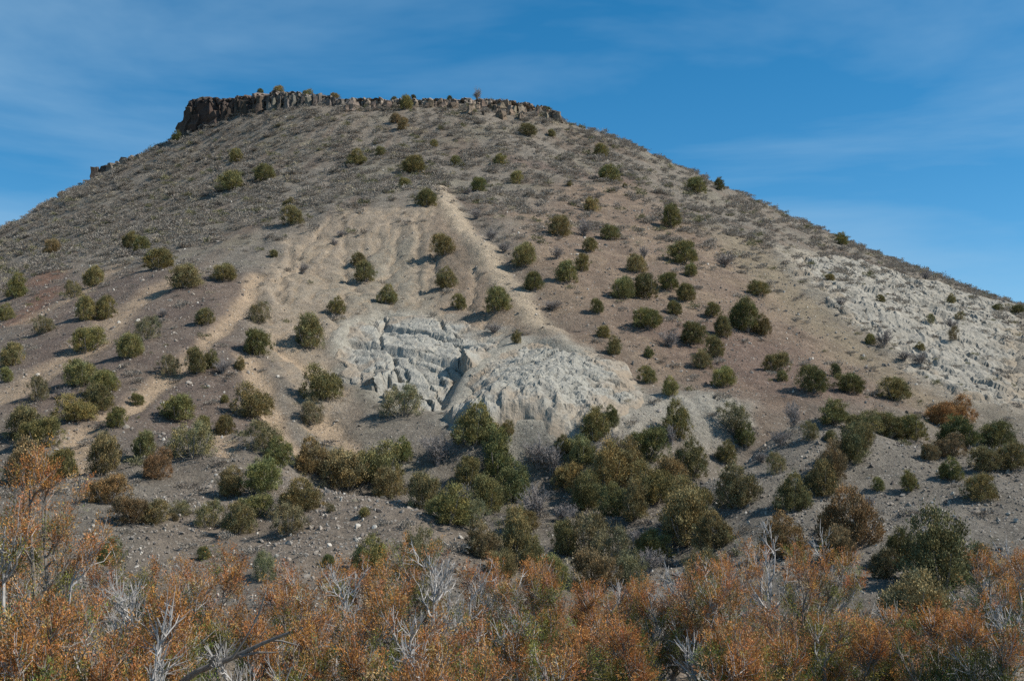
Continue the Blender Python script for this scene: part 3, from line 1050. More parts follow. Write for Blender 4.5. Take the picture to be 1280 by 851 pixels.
# (phrase, order, [(column, foot row, width px, height px, look)])
JUNIPERS = [
    ('on the skyline atop the dark columned cliff', 'L', [(241, 134, 9, 9, 'd'), (253, 127, 12, 8, 'o'), (325, 115, 9, 7, 'd'), (348, 116, 15, 12, 'o'), (385, 119, 15, 11, 'o'), (418, 123, 15, 10, 'o')]),
    ('on the skyline along the broken summit rim', 'L', [(492, 127, 11, 9, 'd'), (517, 122, 9, 6, 'd'), (562, 124, 8, 7, 'd'), (683, 139, 16, 9, 'd')]),
    ('below the dark end of the cliff', 'L', [(220, 179, 14, 15, 'd')]),
    ('just under the broken summit rim', 'L', [(507, 139, 19, 18, 'o'), (495, 156, 18, 13, 'b'), (503, 165, 18, 15, 'b'), (660, 171, 26, 14, 'b'), (690, 172, 13, 9, 'o')]),
    ('on the high grey slope below the cliff', 'L', [(296, 205, 20, 17, 'o'), (330, 229, 31, 21, 'g'), (288, 241, 37, 24, 'o'), (361, 262, 16, 13, 'g'), (365, 284, 30, 22, 'g')]),
    ('on the high grey slope below the summit middle', 'L', [(447, 210, 26, 21, 'o'), (475, 196, 14, 13, 'g'), (515, 220, 38, 22, 'g'), (506, 238, 18, 15, 'o'), (534, 261, 28, 21, 'g'), (543, 186, 13, 10, 'o')]),
    ('on the high slope beside the pale ridge streak', 'L', [(570, 208, 17, 12, 'g'), (598, 241, 25, 18, 'g'), (625, 208, 18, 14, 'o'), (646, 232, 19, 18, 'o'), (712, 234, 7, 8, 'g'), (740, 267, 25, 18, 'o'), (751, 199, 23, 17, 'o'), (763, 230, 28, 21, 'g'), (781, 236, 7, 6, 'g')]),
    ('near the bare shoulder skyline past the summit', 'L', [(871, 244, 31, 20, 'g'), (898, 239, 16, 16, 'd'), (839, 288, 34, 28, 'g'), (1051, 307, 24, 14, 'g')]),
    ('inside the tan gullied scar', 'L', [(342, 323, 13, 11, 'g'), (446, 335, 21, 17, 'g'), (456, 355, 29, 25, 'o'), (483, 382, 25, 23, 'g'), (554, 322, 33, 25, 'o'), (558, 363, 27, 27, 'g'), (573, 389, 20, 18, 'g'), (420, 395, 21, 22, 'g'), (622, 393, 37, 30, 'g'), (645, 431, 12, 17, 'g')]),
    ('on the brown slope beside the pale ridge streak', 'L', [(656, 336, 31, 30, 'o'), (699, 298, 35, 27, 'g'), (736, 316, 23, 17, 'g'), (666, 366, 33, 23, 'g'), (727, 341, 22, 20, 'o'), (710, 356, 31, 27, 'g')]),
    ('in the loose bunch halfway up the brown slope', 'L', [(764, 302, 26, 20, 'g'), (796, 344, 28, 24, 'o'), (747, 393, 18, 17, 'g'), (778, 376, 32, 28, 'g'), (809, 376, 36, 30, 'g'), (834, 364, 29, 21, 'g'), (852, 333, 43, 29, 'g'), (863, 347, 18, 17, 'g'), (857, 378, 26, 21, 'g')]),
    ('on the brown slope just above the grey dome', 'L', [(809, 413, 40, 27, 'g'), (754, 424, 24, 16, 'o'), (767, 446, 21, 24, 'g'), (811, 449, 12, 15, 'g'), (808, 481, 25, 20, 'o'), (842, 396, 22, 19, 'g'), (838, 498, 21, 26, 'o')]),
    ('on the maroon lower brown slope', 'L', [(891, 398, 21, 18, 'g'), (933, 419, 44, 42, 'g'), (952, 421, 25, 26, 'g'), (903, 424, 28, 26, 'g'), (868, 434, 36, 28, 'g'), (894, 449, 28, 25, 'g'), (876, 463, 24, 24, 'g'), (905, 485, 35, 25, 'o'), (949, 372, 29, 20, 'g'), (969, 469, 33, 27, 'o'), (977, 478, 17, 13, 'o')]),
    ('at the maroon slope foot below the pale badlands', 'L', [(1014, 493, 44, 30, 'g'), (1044, 472, 16, 15, 'd'), (1060, 493, 44, 25, 'g'), (1118, 503, 45, 26, 'g'), (1088, 432, 14, 13, 'o')]),
    ('dotted over the pale badlands', 'L', [(1037, 353, 15, 10, 'o'), (1101, 379, 12, 9, 'o'), (1150, 441, 12, 12, 'o'), (1189, 381, 11, 13, 'o'), (1163, 406, 15, 12, 'y'), (1200, 402, 14, 11, 'y'), (1193, 429, 16, 18, 'y'), (1247, 390, 16, 8, 'd'), (1270, 393, 24, 10, 'd')]),
    ('high on the sage covered flank', 'L', [(65, 321, 24, 22, 'b'), (163, 313, 25, 21, 'g'), (177, 318, 24, 20, 'g'), (199, 339, 39, 25, 'g'), (233, 364, 45, 31, 'o'), (280, 353, 33, 22, 'o'), (118, 361, 29, 26, 'o'), (91, 375, 24, 22, 'y'), (20, 376, 34, 30, 'g')]),
    ('between the two long tan tracks', 'L', [(5, 404, 23, 23, 'g'), (53, 420, 32, 23, 'y'), (106, 404, 32, 30, 'o'), (132, 402, 28, 27, 'g'), (108, 444, 43, 34, 'g'), (184, 428, 36, 30, 'y'), (160, 450, 40, 29, 'o'), (258, 408, 29, 20, 'g')]),
    ('along the spur bordering the tan scar', 'T', [(325, 407, 32, 27, 'y'), (323, 448, 37, 33, 'g'), (384, 439, 46, 41, 'g'), (299, 465, 15, 18, 'o'), (403, 504, 50, 42, 'g'), (391, 534, 36, 33, 'y'), (315, 525, 50, 40, 'g'), (281, 505, 11, 10, 'g')]),
    ('on the purple slope below the tan tracks', 'L', [(14, 461, 34, 27, 'o'), (8, 479, 18, 17, 'g'), (102, 487, 46, 34, 'g'), (131, 491, 37, 25, 'g'), (49, 504, 33, 30, 'y'), (95, 530, 52, 32, 'o'), (118, 517, 44, 32, 'g'), (145, 537, 33, 23, 'g')]),
    ('around the lower end of the tan track', 'L', [(213, 473, 34, 26, 'y'), (245, 470, 31, 30, 'g'), (263, 463, 18, 23, 'g'), (172, 508, 17, 15, 'g'), (221, 529, 52, 31, 'g'), (253, 541, 22, 18, 'o'), (281, 547, 27, 25, 'g')]),
    ('at the foot of the purple slope', 'L', [(28, 556, 54, 46, 'g'), (50, 563, 52, 38, 'g'), (130, 598, 54, 52, 'o'), (77, 602, 42, 36, 'g'), (35, 614, 52, 60, 'b'), (178, 576, 36, 33, 'g'), (195, 603, 39, 38, 'r')]),
    ('on the gravel just below the spur', 'L', [(240, 578, 64, 44, 'y'), (330, 569, 48, 38, 'y'), (348, 585, 34, 34, 'g'), (326, 620, 46, 42, 'g'), (288, 624, 36, 38, 'b'), (318, 650, 48, 29, 'o'), (375, 642, 56, 38, 'b'), (360, 671, 50, 38, 'y'), (298, 671, 42, 38, 'b'), (263, 663, 38, 32, 'y')]),
    ('on the near gravel behind the rusty trees', 'L', [(135, 634, 52, 36, 'r'), (165, 656, 48, 32, 'b'), (193, 658, 36, 28, 'b'), (225, 647, 34, 20, 'y'), (255, 700, 19, 16, 'g'), (330, 730, 36, 36, 'y'), (135, 710, 36, 32, 'd'), (218, 652, 12, 9, 'b')]),
    ('on the rounded gravel hump', 'L', [(409, 709, 16, 14, 'd'), (412, 642, 14, 12, 'y'), (457, 647, 16, 11, 'o'), (463, 726, 46, 50, 'o'), (523, 730, 58, 62, 'y')]),
    ('in the thicket behind the gravel hump', 'L', [(393, 599, 48, 44, 'b'), (432, 616, 62, 50, 'b'), (468, 610, 62, 50, 'o'), (502, 579, 25, 30, 'g'), (530, 642, 54, 48, 'b'), (560, 660, 60, 46, 'o'), (488, 628, 44, 40, 'g')]),
    ('at the base of the grey crags', 'L', [(503, 524, 56, 38, 'y'), (595, 562, 60, 48, 'g'), (635, 547, 17, 19, 'g')]),
    ('in the central ravine thicket', 'T', [(585, 615, 44, 36, 'o'), (590, 665, 46, 36, 'y'), (655, 668, 40, 30, 'o'), (622, 602, 62, 56, 'd'), (640, 632, 50, 52, 'd'), (610, 646, 52, 46, 'g')]),
    ('on the near ravine bank', 'L', [(604, 702, 40, 44, 'b'), (641, 704, 46, 62, 'o'), (662, 714, 42, 38, 'o'), (625, 724, 46, 34, 'o')]),
    ('at the ravine head right of the dome base', 'L', [(703, 572, 22, 24, 'd'), (725, 588, 40, 38, 'g'), (742, 557, 36, 42, 'g'), (765, 537, 23, 28, 'd')]),
    ('in the ravine thicket below the dome', 'L', [(712, 618, 44, 34, 'o'), (862, 648, 56, 44, 'o'), (735, 642, 48, 48, 'g'), (758, 625, 50, 66, 'o'), (787, 606, 40, 52, 'o'), (795, 654, 52, 46, 'b'), (770, 650, 40, 40, 'g'), (818, 634, 56, 50, 'g'), (808, 580, 50, 42, 'g'), (840, 622, 50, 44, 'r')]),
    ('in the olive thicket on the ravine floor', 'L', [(690, 742, 56, 42, 'g'), (815, 705, 46, 38, 'o'), (705, 697, 44, 38, 'g'), (735, 702, 66, 54, 'y'), (766, 718, 60, 52, 'y'), (745, 738, 60, 46, 'b'), (788, 740, 54, 46, 'y')]),
    ('beside the ravine under the knoll crest', 'T', [(848, 556, 36, 48, 'g'), (862, 602, 40, 48, 'g'), (915, 543, 48, 36, 'y'), (907, 582, 24, 28, 'g'), (932, 562, 24, 30, 'g'), (924, 640, 50, 54, 'b'), (971, 594, 26, 26, 'y')]),
    ('in the dark band along the knoll crest', 'L', [(1012, 553, 24, 24, 'y'), (1045, 532, 56, 28, 'g'), (1080, 542, 48, 26, 'g'), (1108, 549, 46, 27, 'g'), (1142, 555, 46, 32, 'g'), (1039, 553, 16, 13, 'g')]),
    ('between knoll crest and pale badlands', 'L', [(1177, 534, 40, 28, 'R'), (1196, 535, 46, 35, 'R')]),
    ('in the thicket at the far knoll end', 'L', [(1200, 562, 60, 36, 'd'), (1245, 565, 46, 34, 'd'), (1187, 574, 40, 28, 'b'), (1164, 578, 25, 21, 'b'), (1234, 591, 42, 28, 'o'), (1264, 590, 44, 32, 'b')]),
    ('on the open grey face of the knoll', 'L', [(1065, 586, 44, 52, 'd'), (1078, 566, 38, 34, 'g'), (1040, 606, 52, 48, 'b'), (1028, 624, 46, 42, 'g'), (992, 644, 46, 44, 'g'), (1097, 615, 17, 16, 'g'), (1137, 616, 19, 25, 'g'), (1188, 602, 30, 26, 'g'), (1224, 630, 44, 34, 'g')]),
    ('at the bottom of the knoll', 'L', [(1063, 688, 74, 66, 'r'), (1048, 712, 62, 46, 'b'), (978, 702, 52, 54, 'r'), (1124, 712, 38, 46, 'd'), (1175, 748, 96, 98, 'd'), (1226, 732, 48, 44, 'g'), (1107, 725, 42, 32, 'b')]),
    ('where the ravine opens below the knoll', 'L', [(858, 688, 78, 66, 'b'), (893, 692, 48, 44, 'b'), (880, 728, 54, 38, 'y')]),
    ('on the flat behind the orange tipped trees', 'L', [(1146, 795, 112, 72, 'b')]),
]
# dead and leafless bushes
BARE = [
    ('inside the tan gullied scar', 'L', [(378, 344, 20, 13), (427, 298, 14, 10), (418, 308, 12, 9)]),
    ('on the skyline of the flat summit', 'L', [(596, 123, 14, 15)]),
    ('in the hollow beside the pale ridge streak', 'T', [(596, 276, 19, 13), (614, 302, 20, 15), (585, 245, 16, 10), (630, 318, 18, 14)]),
    ('among junipers on the brown slope', 'L', [(731, 299, 24, 22), (696, 326, 22, 15), (805, 326, 14, 18), (690, 389, 28, 12), (838, 437, 30, 22), (905, 336, 36, 15), (617, 419, 24, 13)]),
    ('along the edge of the pale badlands', 'L', [(1050, 385, 18, 10), (1105, 434, 26, 18), (1150, 458, 30, 16), (1158, 352, 16, 12), (1130, 452, 22, 12), (1190, 412, 18, 12)]),
    ('on the purple slope', 'L', [(205, 397, 18, 10), (278, 470, 24, 20), (78, 500, 24, 14)]),
    ('on the ravine floor below the dome', 'L', [(547, 588, 44, 40), (672, 590, 40, 36), (690, 600, 40, 38), (770, 577, 44, 30), (668, 657, 48, 44), (705, 655, 34, 22), (580, 640, 40, 30)]),
    ('on the crest of the knoll', 'L', [(993, 536, 26, 30), (975, 560, 30, 20), (950, 580, 26, 14)]),
    ('between ravine and knoll foot', 'L', [(800, 690, 36, 26), (840, 560, 20, 24), (1085, 640, 24, 18), (810, 720, 40, 30), (735, 575, 34, 20)]),
]


def make_bare(seed):
    rng = np.random.RandomState(seed)
    b = Bag()
    for k in range(26):
        a = rng.rand() * 6.28
        out_ = rng.uniform(0.05, 0.45)
        e = np.array([math.cos(a) * out_, math.sin(a) * out_, rng.uniform(.45, .95) * (1 - 0.5 * out_)])
        s0 = np.array([math.cos(a) * .04, math.sin(a) * .04, -0.04])
        tt = np.linspace(0, 1, 5)[:, None]
        line = s0 + (e - s0) * tt + np.array([-e[0] * .25, -e[1] * .25, .05]) * (tt * (1 - tt)) * 2
        b.add(tube(line, 0.014, 0.006, 3))
        for q in range(9):
            f = rng.uniform(.3, 1)
            p = s0 + (e - s0) * f
            d = unit((e - s0) * 0.8 + rng.normal(size=3) * 0.35)
            L = rng.uniform(.12, .28)
            m_ = p + d * L * .5 + rng.normal(size=3) * .015
            b.add(tube([p, m_, p + d * L + np.array([0, 0, .02])], 0.007, 0.003, 3))
            for z in range(4):
                p2 = p + d * L * rng.uniform(.3, 1)
                d2 = unit(d + rng.normal(size=3) * .6)
                b.add(tube([p2, p2 + d2 * rng.uniform(.05, .13)], 0.0045, 0.002, 3))
    return b.obj('twigs', MAT_TWIG, link=False)


BARES = [make_bare(700 + i) for i in range(4)]


def stand(u, v, h):
    """world foot of a plant seen with its foot at photo row v"""
    x, y, z = on_ground(u, v - 0.12 * h, GS)
    if y > 186:
        y = 178.0
        x = ray(u, v)[0] * y
    return x, y, float(ground_z(x, y))


rnd = random.Random(5)
PLANTED = []
for phrase, how, rows in JUNIPERS:
    rows = sorted(rows, key=lambda r: r[0] if how == 'L' else r[1])
    for i, (u, v, w_, h_, look) in enumerate(rows):
        if 'skyline' in phrase and v < 145:                       # stands on the rim itself
            yy = float(np.interp(u, [r[0] for r in RIM], [r[3] for r in RIM])) + 1.0
            a, b_ = ray(u, v)
            x, y, z = a * yy, yy, b_ * yy - 0.3
        else:
            x, y, z = stand(u, v, h_)
        px = y / FPX                                              # metres per photo pixel at that range
        asp = h_ / w_
        kind = 'loose' if look == 'y' else 'tall' if asp > 0.98 else 'multi' if (w_ > 46 or rnd.random() < 0.2) else 'round'
        crown0, trunk0 = rnd.choice(PROTO[kind])
        top = {'round': .80, 'multi': .84, 'tall': 1.02, 'loose': .84}[kind]
        e = empty('juniper', (x, y, z - 0.03), rnd.uniform(0, 6.28))
        sx = w_ * px * (1.02 if kind != 'tall' else 1.2)
        sz = h_ * px * 1.0 / top
        e.scale = (sx, sx * rnd.uniform(0.85, 1.15), sz)
        e.rotation_euler = (rnd.uniform(-.12, .12), rnd.uniform(-.12, .12), rnd.uniform(0, 6.28))
        size = 'small' if w_ < 19 else 'large' if w_ > 44 else ''
        shape = {'round': 'rounded', 'multi': 'spreading', 'tall': 'upright', 'loose': 'wispy'}[kind]
        lab = ' '.join(x_ for x_ in (size, LOOK[look], shape, 'juniper,', ordinal(i, len(rows), how), phrase) if x_)
        if len(lab.split()) > 16:
            lab = lab.replace(shape + ' ', '').replace(size + ' ', '') if size else lab.replace(shape + ' ', '')
        tag(e, lab, 'juniper', 'junipers dotted over the butte')
        k = rnd.uniform(0.70, 1.02)
        tint = [c_ * k * rnd.uniform(0.93, 1.07) for c_ in TINT[look]]
        c = crown0.copy()
        c.parent = e
        c.color = (*tint, 1)
        col.objects.link(c)
        tr = trunk0.copy()
        tr.parent = e
        col.objects.link(tr)
        PLANTED.append((x, y, sx / 2))

for phrase, how, rows in BARE:
    rows = sorted(rows, key=lambda r: r[0] if how == 'L' else r[1])
    for i, (u, v, w_, h_) in enumerate(rows):
        if 'skyline' in phrase:
            yy = float(np.interp(u, [r[0] for r in RIM], [r[3] for r in RIM])) + 1.0
            a, b_ = ray(u, v)
            x, y, z = a * yy, yy, b_ * yy - 0.2
        else:
            x, y, z = stand(u, v, h_)
        px = y / FPX
        o = BARES[(i + len(phrase)) % 4].copy()
        o.name = 'leafless_bush'
        o.location = (x, y, z)
        o.rotation_euler = (0, 0, rnd.uniform(0, 6.28))
        o.scale = (w_ * px * 1.1, w_ * px * 1.1, h_ * px * 1.1)
        col.objects.link(o)
        tag(o, f'grey leafless twiggy bush, {ordinal(i, len(rows), how)} {phrase}', 'bush', 'leafless bushes on the butte')
        PLANTED.append((x, y, w_ * px / 3))

# ------------------------------------------------------------------ ground cover: low sage scrub and loose stones
def scatter(name, protos, P, rot, scl, pick, label):
    me = bpy.data.meshes.new(name)
    me.vertices.add(len(P))
    me.vertices.foreach_set('co', np.asarray(P, np.float32).ravel())
    for nm, typ, arr in (('rot', 'FLOAT_VECTOR', rot), ('scl', 'FLOAT_VECTOR', scl)):
        a = me.attributes.new(nm, typ, 'POINT')
        a.data.foreach_set('vector', np.asarray(arr, np.float32).ravel())
    a = me.attributes.new('pick', 'INT', 'POINT')
    a.data.foreach_set('value', np.asarray(pick, np.int32))
    o = bpy.data.objects.new(name, me)
    col.objects.link(o)
    pc = bpy.data.collections.new(name + '_pieces')
    for p in protos:
        pc.objects.link(p)
    g = bpy.data.node_groups.new(name, 'GeometryNodeTree')
    g.interface.new_socket('Geometry', in_out='INPUT', socket_type='NodeSocketGeometry')
    g.interface.new_socket('Geometry', in_out='OUTPUT', socket_type='NodeSocketGeometry')
    gi, go = g.nodes.new('NodeGroupInput'), g.nodes.new('NodeGroupOutput')
    inst = g.nodes.new('GeometryNodeInstanceOnPoints')
    ci = g.nodes.new('GeometryNodeCollectionInfo')
    ci.inputs['Collection'].default_value = pc
    ci.inputs['Separate Children'].default_value = True
    ci.inputs['Reset Children'].default_value = True
    inst.inputs['Pick Instance'].default_value = True

    def attr(nm, typ):
        a = g.nodes.new('GeometryNodeInputNamedAttribute')
        a.data_type = typ
        a.inputs['Name'].default_value = nm
        return a.outputs['Attribute']
    L = g.links.new
    L(gi.outputs[0], inst.inputs['Points'])
    L(ci.outputs[0], inst.inputs['Instance'])
    L(attr('pick', 'INT'), inst.inputs['Instance Index'])
    L(attr('rot', 'FLOAT_VECTOR'), inst.inputs['Rotation'])
    L(attr('scl', 'FLOAT_VECTOR'), inst.inputs['Scale'])
    L(inst.outputs[0], go.inputs[0])
    md = o.modifiers.new('scatter', 'NODES')
    md.node_group = g
    tag(o, label, kind='stuff')
    return o


def sage(seed, n_b, cols_, flat):
    rng = np.random.RandomState(seed)
    cen = np.stack([rng.normal(size=14) * .2, rng.normal(size=14) * .2, rng.uniform(.05, .32, 14) * flat], 1)
    P = cen[rng.randint(14, size=n_b)] + rng.normal(size=(n_b, 3)) * np.array([.09, .09, .06 * flat])
    P[:, 2] = np.maximum(P[:, 2], 0)
    D = P * np.array([1.6, 1.6, 0.6]) + np.array([0, 0, .35]) + rng.normal(size=(n_b, 3)) * .25
    V, Fq = blades(P, D, rng.uniform(.07, .17, n_b), rng.uniform(.035, .075, n_b), rng)
    o = mesh_obj('sage_tuft', V, Fq, MAT_SAGE, link=False)
    cc = np.array(cols_)[rng.randint(len(cols_), size=n_b)] * rng.uniform(.75, 1.25, size=(n_b, 1))
    set_color(o.data, 'leaf', np.repeat(cc, 4, 0))
    return o


rng = np.random.RandomState(21)
SAGE = [sage(801 + i, 260, [(.285, .255, .215), (.24, .21, .178), (.32, .29, .245)], 1.0) for i in range(3)]
SAGE += [sage(811 + i, 240, [(.25, .215, .18), (.21, .178, .15), (.28, .25, .21)], 0.9) for i in range(3)]
SAGE += [sage(821 + i, 200, [(.17, .165, .085), (.21, .20, .11), (.14, .135, .08)], 1.1) for i in range(2)]
SAGE += [sage(831 + i, 120, [(.40, .35, .25), (.34, .295, .21)], 0.8) for i in range(2)]

dens = np.full(GX.shape, 0.30)
hi = sstep(100, 125, GY)
dens += 1.15 * hi * (1 - M_brown * .55) * (1 - .6 * sstep(8, 30, GX)) + 0.6 * hi * sstep(-5, -45, GX)
dens += 0.35 * sstep(80, 105, GY) * sstep(-20, -34, GX)
dens *= 0.35 + 1.6 * sstep(-0.3, 0.35, fbm(X * 0.25, Y * 0.25, 3, 401)) * (0.6 + 0.8 * sstep(-.2, .3, fbm(ang * 30, rad * .06, 2, 403)))
dens *= (1 - 0.8 * M_scar) * (1 - 0.93 * M_rock) * (1 - 0.45 * M_purple) * (1 - .8 * M_track) * (1 - .8 * M_ridge)
dens *= 0.62
dens = dens * (1 - M_badl) + 0.32 * M_badl
dens += 0.55 * M_low * (1 - kn) * sstep(44, 50, GY)


def sample(nc, D, dmax):
    y = 26 + (200 - 26) * rng.rand(nc)
    x = (rng.rand(nc) * 2 - 1) * (0.45 * 200 + 6)
    ok = np.abs(x) < 0.45 * y + 6
    x, y = x[ok], y[ok]
    d = grid_at(D, x, y)
    ok = rng.rand(len(x)) * dmax < d
    return x[ok], y[ok]


def clear_of(x, y, k):
    ok = np.ones(len(x), bool)
    for (a, b, r) in PLANTED:
        ok &= (x - a) ** 2 + (y - b) ** 2 > (r * k) ** 2
    return ok


AREA = (200 - 26) * 2 * (0.45 * 200 + 6)
DM = 2.6
x, y = sample(int(AREA * DM), dens, DM)
ok = clear_of(x, y, 0.9)
x, y = x[ok], y[ok]
m = len(x)
hi_ = sstep(95, 120, y)
pick = np.where(rng.rand(m) < 0.50 + 0.1 * hi_, rng.randint(0, 3, m), np.where(rng.rand(m) < 0.55, rng.randint(3, 6, m), np.where(rng.rand(m) < 0.5, rng.randint(6, 8, m), rng.randint(8, 10, m))))
s = (0.36 + 0.72 * rng.rand(m) ** 1.6) * (0.75 + 0.45 * hi_)
scatter('sage_scrub', SAGE, np.stack([x, y, ground_z(x, y) - 0.02], 1), np.stack([np.zeros(m), np.zeros(m), rng.rand(m) * 6.28], 1),
        np.stack([s * rng.uniform(.9, 1.5, m), s * rng.uniform(.9, 1.5, m), s * rng.uniform(.8, 1.4, m)], 1), pick, 'low grey sage scrub dotted over the slopes')


def stone(seed):
    rng = np.random.RandomState(seed)
    import bmesh
    bm = bmesh.new()
    bmesh.ops.create_icosphere(bm, subdivisions=1, radius=0.5)
    for v in bm.verts:
        v.co *= rng.uniform(.65, 1.15)
        v.co.z *= 0.75
    me = bpy.data.meshes.new('stone')
    bm.to_mesh(me)
    bm.free()
    return me


def stone_mat(name, c0, c1):
    m, t, b = material(name)
    oi = N(t, 'ShaderNodeObjectInfo')
    r = ramp(t, oi.outputs['Random'], [(0.0, c0), (1.0, c1)])
    t.links.new(r.outputs['Color'], b.inputs['Base Color'])
    return m


SM = [stone_mat('dark_stone', (.10, .085, .075), (.20, .175, .15)), stone_mat('mid_stone', (.22, .19, .16), (.30, .265, .225)), stone_mat('pale_stone', (.36, .33, .28), (.52, .48, .42))]
STONES = []
for i in range(6):
    me = stone(900 + i)
    me.materials.append(SM[i // 2])
    STONES.append(bpy.data.objects.new('stone', me))
sden = np.full(GX.shape, 1.5) + 7.0 * kn + 3.5 * M_low + 0.7 * M_brown + 0.5 * M_purple
sden *= 1.35
sden *= 0.45 + 1.2 * sstep(-.25, .35, fbm(X * .3, Y * .3, 3, 421))
sden *= (1 - .75 * M_scar) * (1 - .8 * M_rock) * (1 - .4 * hi)
SMX = 18.0
x, y = sample(int(AREA * SMX), sden, SMX)
m = len(x)
s = 0.05 + 0.10 * rng.rand(m) + 0.22 * rng.rand(m) ** 12
s *= np.where(grid_at(np.maximum(kn, M_low), x, y) > .5, .85, 1.0)
pick = rng.choice(6, size=m, p=[.20, .20, .25, .25, .05, .05])
scatter('loose_stones', STONES, np.stack([x, y, ground_z(x, y) + 0.1 * s], 1), rng.rand(m, 3) * 6.28, np.stack([s * rng.uniform(.8, 1.5, m), s, s * rng.uniform(.6, 1, m)], 1), pick,
        'loose stones strewn over the slopes')


# ------------------------------------------------------------------ near junipers with rusty tips and silvery dead wood
def curve(p0, p1, p2, k, rng, wob):
    tt = np.linspace(0, 1, k)[:, None]
    L = (1 - tt) ** 2 * p0 + 2 * tt * (1 - tt) * p1 + tt ** 2 * p2
    L[1:-1] += rng.normal(size=(k - 2, 3)) * wob
    return L


def darts(P, D, L, Wd, rng):
    """slim three-cornered scale sprigs at P along D"""
    m = len(P)
    D = unit(D)
    side = unit(np.cross(D, rng.normal(size=(m, 3)))) * Wd[:, None] * .6
    V = np.stack([P + side, P - side, P + D * L[:, None]], 1).reshape(-1, 3)
    return V, np.arange(3 * m).reshape(m, 3)


def near_tree(seed, x, y, H, Rw, rust, dead, label, n_stem=8, n_br=11, n_tw=13, greens=(.115, .115, .036)):
    rng = np.random.RandomState(seed)
    z0 = float(ground_z(x, y))
    root = empty('rusty_juniper', (x, y, z0 - 0.02))
    tag(root, label, 'juniper', 'rust tipped junipers in front')
    cp, cd, cw = [], [], []
    up = np.array([0, 0, 1.0])
    for k in range(n_stem):
        is_dead = rng.rand() < dead
        a = 6.283 * (k + rng.uniform(-.3, .3)) / n_stem
        rf = rng.uniform(.12, .8) if k else 0.05
        rad_ = np.array([math.cos(a), math.sin(a), 0])
        e = rad_ * rf * Rw + up * H * rng.uniform(.82, 1.0) * (1 - .42 * rf * rf) * (1.06 if is_dead else 1)
        s0 = rad_ * 0.06 + np.array([0, 0, -0.1])
        mid = s0 * .5 + e * .5 + rad_ * Rw * .14 - up * H * .06
        line = curve(s0, mid, e, 11, rng, 0.018)
        bag = Bag()
        r0 = rng.uniform(.020, .034) * (H / 2.0) ** .5
        bag.add(tube(line, r0, 0.005, 5))
        for j in range(n_br):
            f = rng.uniform(.18, .97)
            i0 = f * 10
            ia = int(i0)
            p = line[ia] + (line[min(ia + 1, 10)] - line[ia]) * (i0 - ia)
            tg = unit(line[min(ia + 1, 10)] - line[max(ia - 1, 0)])
            az = rng.rand() * 6.283
            o_ = np.array([math.cos(az), math.sin(az), 0]) + rad_ * .5
            d = unit(tg * .65 + unit(o_) * .75 + up * .15)
            L2 = rng.uniform(.15, .33) * H * (1.1 - .6 * f)
            bd = is_dead or rng.rand() < .12
            q0 = p
            q2 = p + d * L2 + up * L2 * .35
            q1 = p + d * L2 * .55
            br = curve(q0, q1, q2, 6, rng, 0.012)
            rb = (r0 * (1 - f * .75) * .45 + .004) * (1.35 if bd else 1)
            bag.add(tube(br, rb, 0.003, 4))
            if not bd:
                for g_ in (2, 4, 5):
                    cp.append(br[g_]), cd.append(unit(br[g_] - br[g_ - 1]))
                    cw.append(np.linalg.norm(br[g_] * np.array([1 / Rw, 1 / Rw, 1 / H])))
            nt = n_tw if not bd else max(3, n_tw // 2)
            for w in range(nt):
                g = rng.uniform(.25, 1) * 5
                ga = min(int(g), 4)
                p3 = br[ga] + (br[ga + 1] - br[ga]) * (g - ga)
                d3 = unit(unit(br[ga + 1] - br[ga]) * .7 + rng.normal(size=3) * .45 + up * .45)
                L3 = rng.uniform(.08, .22)
                tw = np.stack([p3, p3 + d3 * L3 * .55 + rng.normal(size=3) * .012, p3 + d3 * L3 + up * L3 * .15])
                bag.add(tube(tw, 0.0045 if bd else .0035, 0.002, 3))
                if bd:
                    for z in range(2):
                        d4 = unit(d3 + rng.normal(size=3) * .5)
                        bag.add(tube(np.stack([tw[1], tw[1] + d4 * rng.uniform(.05, .12)]), .003, .0015, 3))
                else:
                    for g_ in (0.7,):
                        pp = tw[0] + (tw[2] - tw[0]) * g_
                        cp.append(pp), cd.append(d3)
                        cw.append(np.linalg.norm(pp * np.array([1 / Rw, 1 / Rw, 1 / H])))
        bag.obj('dead_stem' if is_dead else 'stem', MAT_DEAD if (is_dead or rng.rand() < .4) else MAT_BARK, root)
    cp, cd, cw = np.array(cp), np.array(cd), np.array(cw)
    m = len(cp)
    per = 44
    along = np.repeat(cd + rng.normal(size=(m, 3)) * .25 + np.array([0, 0, .25]), per, 0) * rng.uniform(-.02, .085, (m * per, 1)) * np.repeat(rng.uniform(.6, 1.2, m), per)[:, None]
    spread = rng.normal(size=(m * per, 3)) * np.repeat(rng.uniform(.011, .021, m), per)[:, None]
    P = np.repeat(cp, per, 0) + along + spread
    D = np.repeat(cd, per, 0) * .6 + spread * 28 + rng.normal(size=(m * per, 3)) * .3 + np.array([0, 0, .3])
    V, Fq = darts(P, D, rng.uniform(.010, .024, m * per), rng.uniform(.004, .008, m * per), rng)
    crown = mesh_obj('crown', V, Fq, MAT_FGLEAF, root)
    # pollen-rusty sprays gather in patches, the rest stay green
    patch = fbm(cp[:, 0] * 2.6 + seed, cp[:, 2] * 2.6 + cp[:, 1] * 1.9, 3, 601 + seed) * 1.5 + (cw - .72) * 1.9 + rng.normal(size=m) * .16
    thr = np.quantile(patch, 1 - rust)
    isr = (patch > thr)[:, None]
    rustc = np.where(rng.rand(m, 1) < .14, np.array([.50, .33, .15]), np.array([.49, .228, .078])) * rng.uniform(.45, 1.25, size=(m, 1)) * (1 + rng.normal(size=(m, 3)) * np.array([.02, .09, .14]))
